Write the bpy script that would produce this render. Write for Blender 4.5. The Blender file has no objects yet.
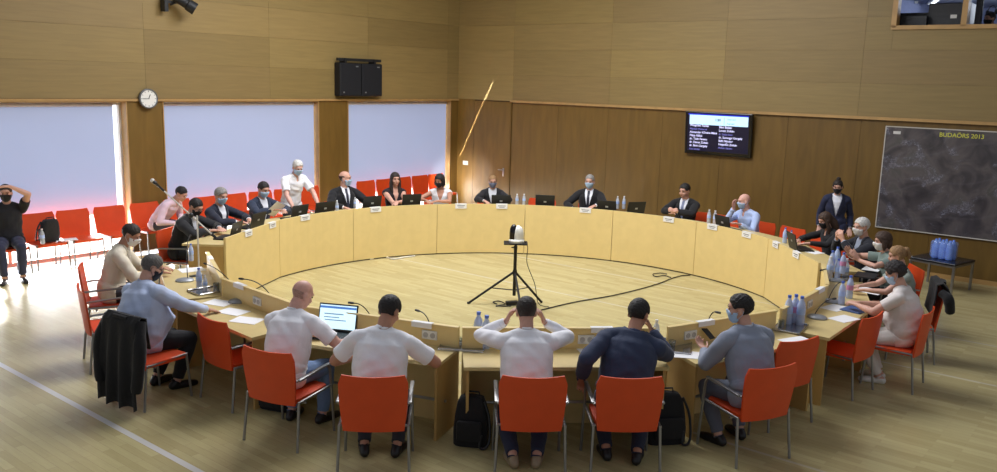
import bpy, bmesh, math, random
import numpy as np
from mathutils import Vector, Matrix, Euler, noise
random.seed(7)
R = math.radians
SC = bpy.context.scene
COL = SC.collection

# ------------------------------------------------------------------ materials
def lin(c):
    return tuple(((v/255)/12.92 if v/255 <= .04045 else (((v/255)+.055)/1.055)**2.4) for v in c)
_m = {}
def mat(name, col, rough=.6, metal=0, var=.06, scale=14, bump=0, bscale=60, emit=0, trans=0, alpha=1, coat=0, sheen=0):
    if name in _m: return _m[name]
    m = bpy.data.materials.new(name); m.use_nodes = True
    nt = m.node_tree; b = nt.nodes['Principled BSDF']
    c = lin(col)
    tc = nt.nodes.new('ShaderNodeTexCoord')
    if var:
        n = nt.nodes.new('ShaderNodeTexNoise'); n.inputs['Scale'].default_value = scale; n.inputs['Detail'].default_value = 3
        nt.links.new(tc.outputs['Object'], n.inputs['Vector'])
        r = nt.nodes.new('ShaderNodeValToRGB')
        r.color_ramp.elements[0].position = .3; r.color_ramp.elements[1].position = .7
        r.color_ramp.elements[0].color = tuple(max(0, x*(1-var)) for x in c)+(1,)
        r.color_ramp.elements[1].color = tuple(min(1, x*(1+var)) for x in c)+(1,)
        nt.links.new(n.outputs['Fac'], r.inputs['Fac']); nt.links.new(r.outputs['Color'], b.inputs['Base Color'])
        if emit: nt.links.new(r.outputs['Color'], b.inputs['Emission Color'])
    else:
        b.inputs['Base Color'].default_value = c+(1,)
        b.inputs['Emission Color'].default_value = c+(1,)
    b.inputs['Roughness'].default_value = rough; b.inputs['Metallic'].default_value = metal
    b.inputs['Emission Strength'].default_value = emit
    b.inputs['Transmission Weight'].default_value = trans
    b.inputs['Alpha'].default_value = alpha
    b.inputs['Coat Weight'].default_value = coat
    b.inputs['Sheen Weight'].default_value = sheen
    if bump:
        n2 = nt.nodes.new('ShaderNodeTexNoise'); n2.inputs['Scale'].default_value = bscale; n2.inputs['Detail'].default_value = 4
        nt.links.new(tc.outputs['Object'], n2.inputs['Vector'])
        bp = nt.nodes.new('ShaderNodeBump'); bp.inputs['Strength'].default_value = bump; bp.inputs['Distance'].default_value = .02
        nt.links.new(n2.outputs['Fac'], bp.inputs['Height']); nt.links.new(bp.outputs['Normal'], b.inputs['Normal'])
    _m[name] = m
    return m

def wood(name, col, rough=.45, var=.12, sx=1.2, sy=1.2, sz=9, tint=False, bump=0, spec=.5):
    """veneer: stretched noise grain; axis with the largest scale is across the grain"""
    if name in _m: return _m[name]
    m = bpy.data.materials.new(name); m.use_nodes = True
    nt = m.node_tree; b = nt.nodes['Principled BSDF']; c = lin(col)
    tc = nt.nodes.new('ShaderNodeTexCoord'); mp = nt.nodes.new('ShaderNodeMapping')
    mp.inputs['Scale'].default_value = (sx, sy, sz)
    nt.links.new(tc.outputs['Object'], mp.inputs['Vector'])
    n = nt.nodes.new('ShaderNodeTexNoise'); n.inputs['Scale'].default_value = 2.2; n.inputs['Detail'].default_value = 6; n.inputs['Distortion'].default_value = .6
    nt.links.new(mp.outputs['Vector'], n.inputs['Vector'])
    r = nt.nodes.new('ShaderNodeValToRGB'); r.color_ramp.elements[0].position = .32; r.color_ramp.elements[1].position = .68
    r.color_ramp.elements[0].color = tuple(x*(1-var) for x in c)+(1,); r.color_ramp.elements[1].color = tuple(min(1, x*(1+var)) for x in c)+(1,)
    nt.links.new(n.outputs['Fac'], r.inputs['Fac']); out = r.outputs['Color']
    if tint:
        a = nt.nodes.new('ShaderNodeAttribute'); a.attribute_name = 'tint'
        mx = nt.nodes.new('ShaderNodeMix'); mx.data_type = 'RGBA'; mx.blend_type = 'MULTIPLY'; mx.inputs[0].default_value = 1
        nt.links.new(out, mx.inputs[6]); nt.links.new(a.outputs['Color'], mx.inputs[7]); out = mx.outputs[2]
    nt.links.new(out, b.inputs['Base Color']); b.inputs['Roughness'].default_value = rough
    b.inputs['Specular IOR Level'].default_value = spec
    _m[name] = m
    return m

# ------------------------------------------------------------------ mesh builder
class MB:
    def __init__(s): s.v = []; s.f = []; s.tints = []
    def add(s, vs, fs, M=None):
        o = len(s.v)
        for p in vs:
            p = Vector(p); s.v.append(M @ p if M is not None else p)
        s.f += [tuple(o+i for i in f) for f in fs]
        return s
    def box(s, c, d, M=None, rot=None):
        x, y, z = [k/2 for k in d]; T = Matrix.Translation(c)
        if rot is not None: T = T @ Euler(rot).to_matrix().to_4x4()
        if M is not None: T = M @ T
        vs = [(-x,-y,-z),(x,-y,-z),(x,y,-z),(-x,y,-z),(-x,-y,z),(x,-y,z),(x,y,z),(-x,y,z)]
        return s.add(vs, [(3,2,1,0),(4,5,6,7),(0,1,5,4),(1,2,6,5),(2,3,7,6),(3,0,4,7)], T)
    def rbox(s, c, d, r=.01, M=None, rot=None, seg=2):
        bm = bmesh.new(); bmesh.ops.create_cube(bm, size=1)
        for v in bm.verts: v.co = Vector((v.co.x*d[0], v.co.y*d[1], v.co.z*d[2]))
        bmesh.ops.bevel(bm, geom=bm.edges[:], offset=min(r, min(d)*.45), segments=seg, affect='EDGES', profile=.5)
        T = Matrix.Translation(c)
        if rot is not None: T = T @ Euler(rot).to_matrix().to_4x4()
        if M is not None: T = M @ T
        bm.verts.ensure_lookup_table()
        s.add([v.co for v in bm.verts], [[v.index for v in f.verts] for f in bm.faces], T); bm.free(); return s
    def prism(s, pts, z0, z1, M=None):
        n = len(pts)
        vs = [(p[0], p[1], z0) for p in pts]+[(p[0], p[1], z1) for p in pts]
        fs = [tuple(range(n-1,-1,-1)), tuple(range(n,2*n))]+[(i,(i+1)%n,n+(i+1)%n,n+i) for i in range(n)]
        return s.add(vs, fs, M)
    def tube(s, pts, r, n=8, M=None, closed=False):
        pts = [Vector(p) for p in pts]; rs = r if isinstance(r, (list, tuple)) else [r]*len(pts)
        vs = []; fs = []; ref = None; m = len(pts)
        for i, p in enumerate(pts):
            a = pts[i-1] if (i > 0 or closed) else p; b = pts[(i+1) % m] if (i < m-1 or closed) else p
            t = (b-a).normalized()
            if ref is None: ref = Vector((0,0,1)) if abs(t.z) < .9 else Vector((1,0,0))
            u = (ref - t*ref.dot(t))
            if u.length < 1e-5: u = t.orthogonal()
            u.normalize(); w = t.cross(u); ref = u
            for k in range(n):
                an = 2*math.pi*k/n; vs.append(p+(u*math.cos(an)+w*math.sin(an))*rs[i])
        for i in range(m if closed else m-1):
            j = (i+1) % m
            for k in range(n):
                k2 = (k+1) % n; fs.append((i*n+k, i*n+k2, j*n+k2, j*n+k))
        if not closed: fs += [tuple(range(n-1,-1,-1)), tuple(range((m-1)*n, m*n))]
        return s.add(vs, fs, M)
    def lathe(s, prof, n=16, M=None, axis=None):
        vs = []; fs = []
        for r, z in prof:
            for k in range(n):
                an = 2*math.pi*k/n; vs.append((max(r,1e-4)*math.cos(an), max(r,1e-4)*math.sin(an), z))
        for i in range(len(prof)-1):
            for k in range(n):
                k2 = (k+1) % n; fs.append((i*n+k, i*n+k2, (i+1)*n+k2, (i+1)*n+k))
        fs += [tuple(range(n-1,-1,-1)), tuple(range((len(prof)-1)*n, len(prof)*n))]
        return s.add(vs, fs, M)
    def ell(s, c, r, M=None, n=14, m=9, rot=None):
        vs = [(0,0,-1)]; fs = []
        for i in range(1, m):
            ph = math.pi*i/m-math.pi/2
            for k in range(n):
                an = 2*math.pi*k/n; vs.append((math.cos(ph)*math.cos(an), math.cos(ph)*math.sin(an), math.sin(ph)))
        vs.append((0,0,1)); top = len(vs)-1
        for k in range(n):
            k2 = (k+1) % n; fs.append((0, 1+k2, 1+k)); fs.append((top, 1+(m-2)*n+k, 1+(m-2)*n+k2))
            for i in range(m-2): fs.append((1+i*n+k, 1+i*n+k2, 1+(i+1)*n+k2, 1+(i+1)*n+k))
        T = Matrix.Translation(c)
        if rot is not None: T = T @ (rot.to_4x4() if isinstance(rot, Matrix) else Euler(rot).to_matrix().to_4x4())
        T = T @ Matrix.Diagonal((r[0], r[1], r[2], 1))
        if M is not None: T = M @ T
        return s.add(vs, fs, T)
    def grid(s, P, M=None):
        """P[i][j] points -> sheet"""
        n, m = len(P), len(P[0])
        return s.add([q for row in P for q in row], [(i*m+j, i*m+j+1, (i+1)*m+j+1, (i+1)*m+j) for i in range(n-1) for j in range(m-1)], M)
    def mesh(s, name, smooth=False):
        me = bpy.data.meshes.new(name); me.from_pydata([tuple(v) for v in s.v], [], s.f); me.update()
        if smooth:
            me.polygons.foreach_set('use_smooth', [True]*len(me.polygons))
        return me

def obj(name, mb, m, parent=None, smooth=False, label=None, recalc=True):
    me = mb.mesh(name, smooth) if isinstance(mb, MB) else mb
    if recalc and isinstance(mb, MB):
        bm = bmesh.new(); bm.from_mesh(me); bmesh.ops.recalc_face_normals(bm, faces=bm.faces[:]); bm.to_mesh(me); bm.free()
    me.materials.clear(); me.materials.append(m)
    o = bpy.data.objects.new(name, me); COL.objects.link(o)
    if parent is not None: o.parent = parent
    if smooth and isinstance(mb, MB):
        try: me.set_sharp_from_angle(angle=R(40))
        except Exception: pass
    if label: o['label'] = label
    return o
def tag(o, label, cat, group=None):
    o['label'] = label; o['category'] = cat
    if group: o['group'] = group
    return o
def thing(name, label, cat, loc=(0,0,0), rz=0, group=None):
    o = bpy.data.objects.new(name, None); COL.objects.link(o); o.empty_display_size = .1
    o.location = loc; o.rotation_euler = (0,0,rz)
    return tag(o, label, cat, group)
def struct(name, mb, m, parent=None, smooth=False):
    o = obj(name, mb, m, parent, smooth)
    if parent is None: o['kind'] = 'structure'
    return o
def dup(root, loc=None, rz=None, label=None, group=None):
    r = root.copy(); COL.objects.link(r)
    if loc is not None: r.location = loc
    if rz is not None: r.rotation_euler = (0,0,rz)
    if label: r['label'] = label
    if group: r['group'] = group
    for ch in list(root.children):
        c = ch.copy(); COL.objects.link(c); c.parent = r
        for g in list(ch.children):
            d = g.copy(); COL.objects.link(d); d.parent = c
    return r

# ------------------------------------------------------------------ camera, fitted to the room
CAM_H, PITCH, ROLL, FPX = 3.194, R(10.363), R(1.579), 854.378
fwd = Vector((0, math.cos(PITCH), -math.sin(PITCH))); up0 = Vector((0, math.sin(PITCH), math.cos(PITCH))); rt0 = Vector((1,0,0))
crt = math.cos(ROLL)*rt0+math.sin(ROLL)*up0; cup = -math.sin(ROLL)*rt0+math.cos(ROLL)*up0
cd = bpy.data.cameras.new('camera'); cam = bpy.data.objects.new('camera', cd); COL.objects.link(cam)
cd.sensor_width = 36; cd.lens = FPX/997*36; cd.clip_end = 200
cam.matrix_world = Matrix(((crt.x, cup.x, -fwd.x, 0), (crt.y, cup.y, -fwd.y, 0), (crt.z, cup.z, -fwd.z, CAM_H), (0,0,0,1)))
SC.camera = cam
def at(px, py, z):
    """the place in the room that the photograph shows at this spot, for a known height"""
    d = fwd+crt*((px-498.5)/FPX)-cup*((py-236)/FPX); t = (z-CAM_H)/d.z
    return Vector((d.x*t, d.y*t, z))

# ring of desks
CX, CY, RI = .248, 11.626, 4.03
def pol(th, r, z=0):
    a = R(th); return Vector((CX+r*math.sin(a), CY+r*math.cos(a), z))
def heading(th):   # z rotation that makes local +y look at the ring centre from angle th
    a = R(th); d = Vector((-math.sin(a), -math.cos(a))); return math.atan2(-d.x, d.y)
def hd(deg):       # z rotation for a compass heading (0 = away from camera, + = towards the right)
    return -R(deg)

# walls
NL = Vector((-.78060, .62503)); NR = Vector((.62503, .78060)); K = Vector((-1.1043, 21.6284))
TL = -NR; TR = -NL
def lw(t, z, d=0): p = K+TL*t-NL*d; return Vector((p.x, p.y, z))     # left wall: t from the corner, d into the room
def rw(t, z, d=0): p = K+TR*t-NR*d; return Vector((p.x, p.y, z))
# frames: local x along the wall, y into the room, z up
ML = Matrix(((TL.x, -NL.x, 0, K.x), (TL.y, -NL.y, 0, K.y), (0,0,1,0), (0,0,0,1)))
MR = Matrix(((TR.x, -NR.x, 0, K.x), (TR.y, -NR.y, 0, K.y), (0,0,1,0), (0,0,0,1)))
def wthing(name, label, cat, M, t, z, d=0, group=None):
    o = thing(name, label, cat, group=group); o.matrix_world = M @ Matrix.Translation((t, d, z)); return o

# ------------------------------------------------------------------ the room
W_UP = wood('wall plywood', (146,124,77), .5, .07, .7, .7, 9, tint=True)
W_LOW = wood('wall dark veneer', (114,87,38), .42, .14, 3.5, 3.5, .5, tint=True)
W_EDGE = wood('oak trim', (176,140,88), .45, .1, 2, 2, 2)
W_GAP = mat('panel gap', (112,92,58), .8)

def panel_wall(mb, cells, depth=.012, gap=.003):
    """boards on a wall in (t, z) cells; returns tints"""
    for (t0, t1, z0, z1, tint) in cells:
        n0 = len(mb.f)
        mb.box(((t0+t1)/2, depth/2, (z0+z1)/2), (t1-t0-gap, depth, z1-z0-gap))
        mb.tints += [tint]*(len(mb.f)-n0)
def set_tint(me, tints):
    at_ = me.attributes.new('tint', 'FLOAT_COLOR', 'FACE')
    at_.data.foreach_set('color', [c for t in tints for c in (t[0], t[1], t[2], 1)])
def wall_obj(name, mb, m, M):
    me = mb.mesh(name); set_tint(me, mb.tints); me.materials.append(m)
    o = bpy.data.objects.new(name, me); COL.objects.link(o); o.matrix_world = M; o['kind'] = 'structure'
    return o
def tn(a=.1):
    k = 1+random.uniform(-a, a); return (k, k*random.uniform(.985,1.015), k*random.uniform(.96,1.04))
ZR = [2.70, 3.31, 3.89, 4.46, 5.03, 5.6, 6.2, 7.0, 7.8, 8.6]
TOPZ = 8.6
# left wall: upper boards, backing, pillars between the windows
WINS = [(.28, 3.63), (4.42, 7.96), (8.62, 12.6)]
mb = MB(); cells = []
seams = [0, .42, 3.03, 5.64, 8.25, 10.86, 13.47, 16.08, 18.7]
for i in range(len(seams)-1):
    for j in range(len(ZR)-1): cells.append((seams[i], seams[i+1], ZR[j], ZR[j+1], tn(.13)))
panel_wall(mb, cells)
n0 = len(mb.f); mb.box((9.35, -.14, (2.66+TOPZ)/2), (18.7, .28, TOPZ-2.66)); mb.tints += [(.5,.46,.4)]*(len(mb.f)-n0)
wall_obj('wall_left', mb, W_UP, ML)
mb = MB()
for (a, b) in [(0,.28), (3.63,4.42), (7.96,8.62), (12.6,18.7)]:
    n0 = len(mb.f); mb.box(((a+b)/2, -.13, 1.33), (b-a, .28, 2.66)); mb.tints += [tn(.05)]*(len(mb.f)-n0)
wall_obj('wall_left_piers', mb, W_LOW, ML)
mb = MB(); mb.box((9.35, .02, 2.675), (18.7, .05, .045)); o = struct('trim_1', mb, W_EDGE); o.matrix_world = ML
# windows: frame, glass, threshold
W_FR = mat('window frame paint', (196,190,180), .5)
GLASS = bpy.data.materials.new('window glass'); GLASS.use_nodes = True
nt = GLASS.node_tree; nt.nodes.clear(); out = nt.nodes.new('ShaderNodeOutputMaterial'); mx = nt.nodes.new('ShaderNodeMixShader')
tr = nt.nodes.new('ShaderNodeBsdfTransparent'); gl = nt.nodes.new('ShaderNodeBsdfGlossy'); gl.inputs['Roughness'].default_value = .02
lwt = nt.nodes.new('ShaderNodeLayerWeight'); lwt.inputs['Blend'].default_value = .15; mth = nt.nodes.new('ShaderNodeMath'); mth.operation = 'MULTIPLY'; mth.inputs[1].default_value = .35
nt.links.new(lwt.outputs['Fresnel'], mth.inputs[0]); nt.links.new(mth.outputs[0], mx.inputs['Fac'])
nt.links.new(tr.outputs[0], mx.inputs[1]); nt.links.new(gl.outputs[0], mx.inputs[2]); nt.links.new(mx.outputs[0], out.inputs['Surface'])
# blind cloth: the daylight glow from behind is put into its emission colour
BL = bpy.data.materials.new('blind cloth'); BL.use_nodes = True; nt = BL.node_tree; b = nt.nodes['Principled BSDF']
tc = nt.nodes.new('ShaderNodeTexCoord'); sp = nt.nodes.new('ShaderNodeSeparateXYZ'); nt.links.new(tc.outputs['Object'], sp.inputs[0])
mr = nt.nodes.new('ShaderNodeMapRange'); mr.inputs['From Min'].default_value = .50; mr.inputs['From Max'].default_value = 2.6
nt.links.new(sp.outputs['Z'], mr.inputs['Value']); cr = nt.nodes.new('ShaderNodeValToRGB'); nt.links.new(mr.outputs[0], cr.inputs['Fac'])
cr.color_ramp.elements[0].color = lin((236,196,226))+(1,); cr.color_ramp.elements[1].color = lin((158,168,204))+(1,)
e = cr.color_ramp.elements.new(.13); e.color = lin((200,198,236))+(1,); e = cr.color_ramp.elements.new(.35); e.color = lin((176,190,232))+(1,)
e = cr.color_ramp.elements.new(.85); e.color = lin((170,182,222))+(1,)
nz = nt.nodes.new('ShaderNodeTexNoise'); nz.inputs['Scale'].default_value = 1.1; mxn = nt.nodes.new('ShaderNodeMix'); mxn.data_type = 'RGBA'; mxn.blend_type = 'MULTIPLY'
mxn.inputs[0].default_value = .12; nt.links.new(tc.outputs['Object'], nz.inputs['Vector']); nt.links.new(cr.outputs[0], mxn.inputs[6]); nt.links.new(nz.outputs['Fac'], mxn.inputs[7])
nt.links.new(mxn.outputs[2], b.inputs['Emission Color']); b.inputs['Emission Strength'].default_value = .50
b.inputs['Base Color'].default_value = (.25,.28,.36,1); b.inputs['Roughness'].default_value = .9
for i, (a, b_) in enumerate(WINS):
    w = bpy.data.objects.new('window_%d' % (i+1), None); COL.objects.link(w); w.matrix_world = ML; w['kind'] = 'structure'
    mb = MB()
    for t in (a+.03, (a+b_)/2, b_-.03): mb.box((t, -.2, 1.33), (.06, .08, 2.66))
    mb.box(((a+b_)/2, -.2, 2.62), (b_-a, .08, .07)); mb.box(((a+b_)/2, -.2, .035), (b_-a, .1, .07))
    obj('window_frame', mb, W_FR, w)
    mb = MB()
    for t in (a+.011, b_-.011): mb.box((t, -.07, 1.33), (.02, .19, 2.64))
    mb.box(((a+b_)/2, -.07, 2.645), (b_-a, .19, .02)); obj('window_lining', mb, W_EDGE, w)
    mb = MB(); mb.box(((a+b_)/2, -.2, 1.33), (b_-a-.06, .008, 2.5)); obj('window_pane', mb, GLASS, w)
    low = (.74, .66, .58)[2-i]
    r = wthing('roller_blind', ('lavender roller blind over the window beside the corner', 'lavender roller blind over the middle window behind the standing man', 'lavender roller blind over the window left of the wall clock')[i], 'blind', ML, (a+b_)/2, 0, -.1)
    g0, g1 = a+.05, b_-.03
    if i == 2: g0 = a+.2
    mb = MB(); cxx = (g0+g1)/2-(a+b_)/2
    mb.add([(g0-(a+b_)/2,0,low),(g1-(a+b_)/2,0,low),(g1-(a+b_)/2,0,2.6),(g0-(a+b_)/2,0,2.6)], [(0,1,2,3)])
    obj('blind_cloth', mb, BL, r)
    mb = MB(); mb.rbox((cxx, 0, low), (g1-g0, .022, .03), .008); obj('bottom_bar', mb, mat('blind bar', (220,216,226), .5), r)
    mb = MB(); mb.tube([(g0-(a+b_)/2,-.01,2.59),(g1-(a+b_)/2,-.01,2.59)], .03, 10); obj('roller_tube', mb, mat('blind bar', (0,0,0)), r, True)
# sunlit paving outside
mb = MB(); mb.box((6.5, -5.4, -.06), (22, 10, .1)); o = struct('outside_ground', mb, mat('pale paving outside', (240,238,236), .9)); o.matrix_world = ML
# right wall: upper boards with the opening of the control booth
BO = (10.10, 14.6, 4.27, 4.95)
mb = MB(); cells = []
seams = [0, 1.74, 4.40, 7.02, 9.64, 12.28, 14.92, 17.56]
for i in range(len(seams)-1):
    for j in range(len(ZR)-1):
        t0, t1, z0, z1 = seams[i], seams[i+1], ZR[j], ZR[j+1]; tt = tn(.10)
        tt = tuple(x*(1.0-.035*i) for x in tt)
        segs = [(t0, t1, z0, z1)]
        # cut out the booth opening
        res = []
        for (p, q, r_, s_) in segs:
            if q <= BO[0] or p >= BO[1] or s_ <= BO[2] or r_ >= BO[3]: res.append((p,q,r_,s_)); continue
            if p < BO[0]: res.append((p, BO[0], r_, s_))
            if q > BO[1]: res.append((BO[1], q, r_, s_))
            p2, q2 = max(p, BO[0]), min(q, BO[1])
            if r_ < BO[2]: res.append((p2, q2, r_, BO[2]))
            if s_ > BO[3]: res.append((p2, q2, BO[3], s_))
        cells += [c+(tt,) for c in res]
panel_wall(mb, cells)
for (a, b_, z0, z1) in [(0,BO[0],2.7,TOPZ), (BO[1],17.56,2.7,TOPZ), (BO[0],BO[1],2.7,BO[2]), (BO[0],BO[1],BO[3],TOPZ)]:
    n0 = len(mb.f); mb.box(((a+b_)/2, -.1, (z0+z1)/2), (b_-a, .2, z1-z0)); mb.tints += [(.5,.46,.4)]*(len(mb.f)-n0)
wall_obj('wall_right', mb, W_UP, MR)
mb = MB(); cells = []
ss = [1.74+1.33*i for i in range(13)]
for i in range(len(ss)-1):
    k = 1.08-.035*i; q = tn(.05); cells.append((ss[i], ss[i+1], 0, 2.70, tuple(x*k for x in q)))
cells.append((0, .53, 0, 2.7, tuple(1.18*x for x in tn(.03))))  # board by the corner: window glare put into a lighter tint
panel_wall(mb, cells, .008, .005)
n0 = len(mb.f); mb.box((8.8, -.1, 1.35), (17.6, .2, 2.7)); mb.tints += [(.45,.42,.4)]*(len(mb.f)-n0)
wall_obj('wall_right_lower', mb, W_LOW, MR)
mb = MB(); mb.box(((1.7+17.5)/2, .03, 2.70), (15.8, .07, .05)); o = struct('trim_2', mb, W_EDGE); o.matrix_world = MR
mb = MB(); mb.box(((1.74+17.5)/2, .014, .04), (15.8, .016, .08)); o = struct('baseboard_right', mb, W_EDGE); o.matrix_world = MR
# door in the right wall beside the corner
dd = bpy.data.objects.new('door_1', None); COL.objects.link(dd); dd.matrix_world = MR; dd['kind'] = 'structure'
mb = MB(); n0 = 0; mb.box((1.12, .012, 1.34), (1.12, .02, 2.66)); mb.tints = [(1.15,1.13,1.1)]*6  # door leaf tint lightened to carry the glare near the corner
me = mb.mesh('door_leaf'); set_tint(me, mb.tints); obj('door_leaf', me, W_LOW, dd)
mb = MB()
mb.tube([(1.53,.02,1.05),(1.53,.07,1.05),(1.40,.075,1.05)], .011, 8); mb.rbox((1.53,.028,.99), (.045,.012,.2), .004)
obj('door_handle', mb, mat('brushed steel', (190,190,190), .3, 1, .03), dd, True)
mb = MB()
for t in (.545, 1.705): mb.box((t, .012, 1.35), (.03, .03, 2.7))
me = mb.mesh('door_frame'); set_tint(me, [(1.05,1.03,1)]*len(mb.f)); obj('door_frame', me, W_LOW, dd)
# floor: strip parquet with pale court lines
mb = MB(); mb.add([(-14,-3,0),(16,-3,0),(16,16.2,0),(-14,16.2,0)], [(0,1,2,3)])
FL = bpy.data.materials.new('strip parquet'); FL.use_nodes = True; nt = FL.node_tree; b = nt.nodes['Principled BSDF']
tc = nt.nodes.new('ShaderNodeTexCoord')
br = nt.nodes.new('ShaderNodeTexBrick'); br.offset = .37; br.inputs['Scale'].default_value = 1; br.inputs['Brick Width'].default_value = .62; br.inputs['Row Height'].default_value = .075
br.inputs['Mortar Size'].default_value = .0012; br.inputs['Mortar Smooth'].default_value = .3; br.inputs['Bias'].default_value = 0
br.inputs['Color1'].default_value = lin((192,180,132))+(1,); br.inputs['Color2'].default_value = lin((176,163,116))+(1,); br.inputs['Mortar'].default_value = lin((156,138,102))+(1,)
nt.links.new(tc.outputs['Object'], br.inputs['Vector'])
mp = nt.nodes.new('ShaderNodeMapping'); mp.inputs['Scale'].default_value = (1.5, 14, 1); nt.links.new(tc.outputs['Object'], mp.inputs['Vector'])
nz = nt.nodes.new('ShaderNodeTexNoise'); nz.inputs['Scale'].default_value = 3; nz.inputs['Detail'].default_value = 5; nt.links.new(mp.outputs[0], nz.inputs['Vector'])
mr = nt.nodes.new('ShaderNodeMapRange'); mr.inputs['To Min'].default_value = .88; mr.inputs['To Max'].default_value = 1.1; nt.links.new(nz.outputs['Fac'], mr.inputs['Value'])
mx = nt.nodes.new('ShaderNodeMix'); mx.data_type = 'RGBA'; mx.blend_type = 'MULTIPLY'; mx.inputs[0].default_value = 1
nt.links.new(br.outputs['Color'], mx.inputs[6]); nt.links.new(mr.outputs[0], mx.inputs[7])
sp = nt.nodes.new('ShaderNodeSeparateXYZ'); nt.links.new(tc.outputs['Object'], sp.inputs[0])
prev = mx.outputs[2]
for yv, wd, st in ((3.56,.03,.75), (7.05,.02,.25), (10.55,.02,.34), (12.26,.02,.34)):
    cm = nt.nodes.new('ShaderNodeMath'); cm.operation = 'COMPARE'; cm.inputs[1].default_value = yv; cm.inputs[2].default_value = wd; nt.links.new(sp.outputs['Y'], cm.inputs[0])
    ml = nt.nodes.new('ShaderNodeMath'); ml.operation = 'MULTIPLY'; ml.inputs[1].default_value = st; nt.links.new(cm.outputs[0], ml.inputs[0])
    m2 = nt.nodes.new('ShaderNodeMix'); m2.data_type = 'RGBA'; nt.links.new(ml.outputs[0], m2.inputs[0]); nt.links.new(prev, m2.inputs[6]); m2.inputs[7].default_value = lin((214,214,218))+(1,)
    prev = m2.outputs[2]
nt.links.new(prev, b.inputs['Base Color']); b.inputs['Roughness'].default_value = .27; b.inputs['Specular IOR Level'].default_value = .45
o = struct('floor', mb, FL); o.matrix_world = Matrix(((TR.x, NR.x, 0, 0), (TR.y, NR.y, 0, 0), (0,0,1,0), (0,0,0,1)))

# control booth behind the right wall
mb = MB()
bt0, bt1, bz0, bz1 = 9.6, 15.2, 3.3, 5.0
mb.box(((bt0+bt1)/2, -5.2, (bz0+bz1)/2), (bt1-bt0, .1, bz1-bz0)); mb.box((bt0, -2.7, (bz0+bz1)/2), (.1, 5, bz1-bz0)); mb.box((bt1, -2.7, (bz0+bz1)/2), (.1, 5, bz1-bz0))
o = struct('wall_booth', mb, mat('booth wall paint', (126,134,168), .8)); o.matrix_world = MR
mb = MB(); mb.box(((bt0+bt1)/2, -2.7, bz0-.05), (bt1-bt0, 5, .1)); o = struct('floor_booth', mb, mat('booth carpet', (70,70,78), .9)); o.matrix_world = MR
mb = MB(); mb.box(((bt0+bt1)/2, -2.7, bz1+.05), (bt1-bt0, 5, .1)); o = struct('ceiling_booth', mb, mat('booth ceiling paint', (150,156,178), .8)); o.matrix_world = MR
wb = bpy.data.objects.new('window_4', None); COL.objects.link(wb); wb.matrix_world = MR; wb['kind'] = 'structure'
mb = MB()
a, b_, z0, z1 = BO
mb.box(((a+b_)/2, -.06, z0), (b_-a+.08, .2, .07)); mb.box(((a+b_)/2, -.06, z1), (b_-a+.08, .2, .07))
for t in (a, 11.19, 12.4, 13.5, b_): mb.box((t, -.06, (z0+z1)/2), (.085, .2, z1-z0))
obj('window_frame', mb, W_EDGE, wb)
mb = MB(); mb.box(((a+b_)/2, -.1, (z0+z1)/2), (b_-a, .008, z1-z0)); obj('window_pane', mb, GLASS, wb)

# ------------------------------------------------------------------ desks
D_W = wood('desk birch veneer', (224,200,138), .42, .03, 2.5, 2.5, 2.5)
D_T = wood('desk worktop', (212,191,134), .35, .04, 3, 3, 3)
D_S = wood('desk side veneer', (190,156,94), .45, .06, 2.5, 2.5, 1)
PLINTH = mat('desk plinth', (70,60,48), .7)
PLA = mat('white plastic', (226,226,220), .4, 0, .03)
DARK = mat('dark plastic', (30,31,34), .45, 0, .05)
def arc(th0, th1, r, n, g=0):
    dg = math.degrees(g/r)
    return [pol(th0+dg+(th1-th0-2*dg)*i/n, r) for i in range(n+1)]
def ring_prism(mb, th0, th1, r0, r1, z0, z1, n=10, g=.004):
    a = arc(th0, th1, r0, n, g); b = arc(th0, th1, r1, n, g)
    k = len(a); vs = []; fs = []
    for p in a: vs += [(p.x,p.y,z0),(p.x,p.y,z1)]
    for p in b: vs += [(p.x,p.y,z0),(p.x,p.y,z1)]
    A = lambda i,t: 2*i+t; B = lambda i,t: 2*k+2*i+t
    for i in range(k-1):
        fs += [(A(i,0),A(i+1,0),A(i+1,1),A(i,1)), (B(i,0),B(i,1),B(i+1,1),B(i+1,0)), (A(i,1),A(i+1,1),B(i+1,1),B(i,1)), (A(i,0),B(i,0),B(i+1,0),A(i+1,0))]
    fs += [(A(0,0),A(0,1),B(0,1),B(0,0)), (A(k-1,0),B(k-1,0),B(k-1,1),A(k-1,1))]
    return mb.add(vs, fs)
HZ, WZ = .93, .835       # high desks: panel top, worktop
LZ = .735                # low desks: worktop
def shifted(mb, o):
    for v in mb.v: v -= o
    return mb
def high_desk(t0, t1, label):
    c = pol((t0+t1)/2, 4.3); o = thing('council_desk', label, 'desk', c, 0, 'tall desks with birch front panels')
    n = 1 if t0 < -80 or t1 > 90 else 10
    mb = MB(); ring_prism(mb, t0, t1, RI, RI+.03, .02, HZ, n); obj('front_panel', shifted(mb, c), D_W, o)
    mb = MB(); ring_prism(mb, t0, t1, RI+.01, RI+.028, 0, .02, n); obj('plinth', shifted(mb, c), PLINTH, o)
    mb = MB(); ring_prism(mb, t0, t1, RI+.032, 4.64, WZ-.03, WZ, n); obj('worktop', shifted(mb, c), D_T, o)
    for t, s in ((t0, 1), (t1, -1)):
        mb = MB(); e = s*.3; ring_prism(mb, min(t+e*.2,t+e*2), max(t+e*.2,t+e*2), RI+.034, 4.56, 0, WZ-.031, 1, 0); obj('side_panel', shifted(mb, c), D_S, o)
    return o
hs = [-90, -66.6, -43.3, -20, 3.3, 26.6, 49.9, 73.2, 98]
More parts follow.
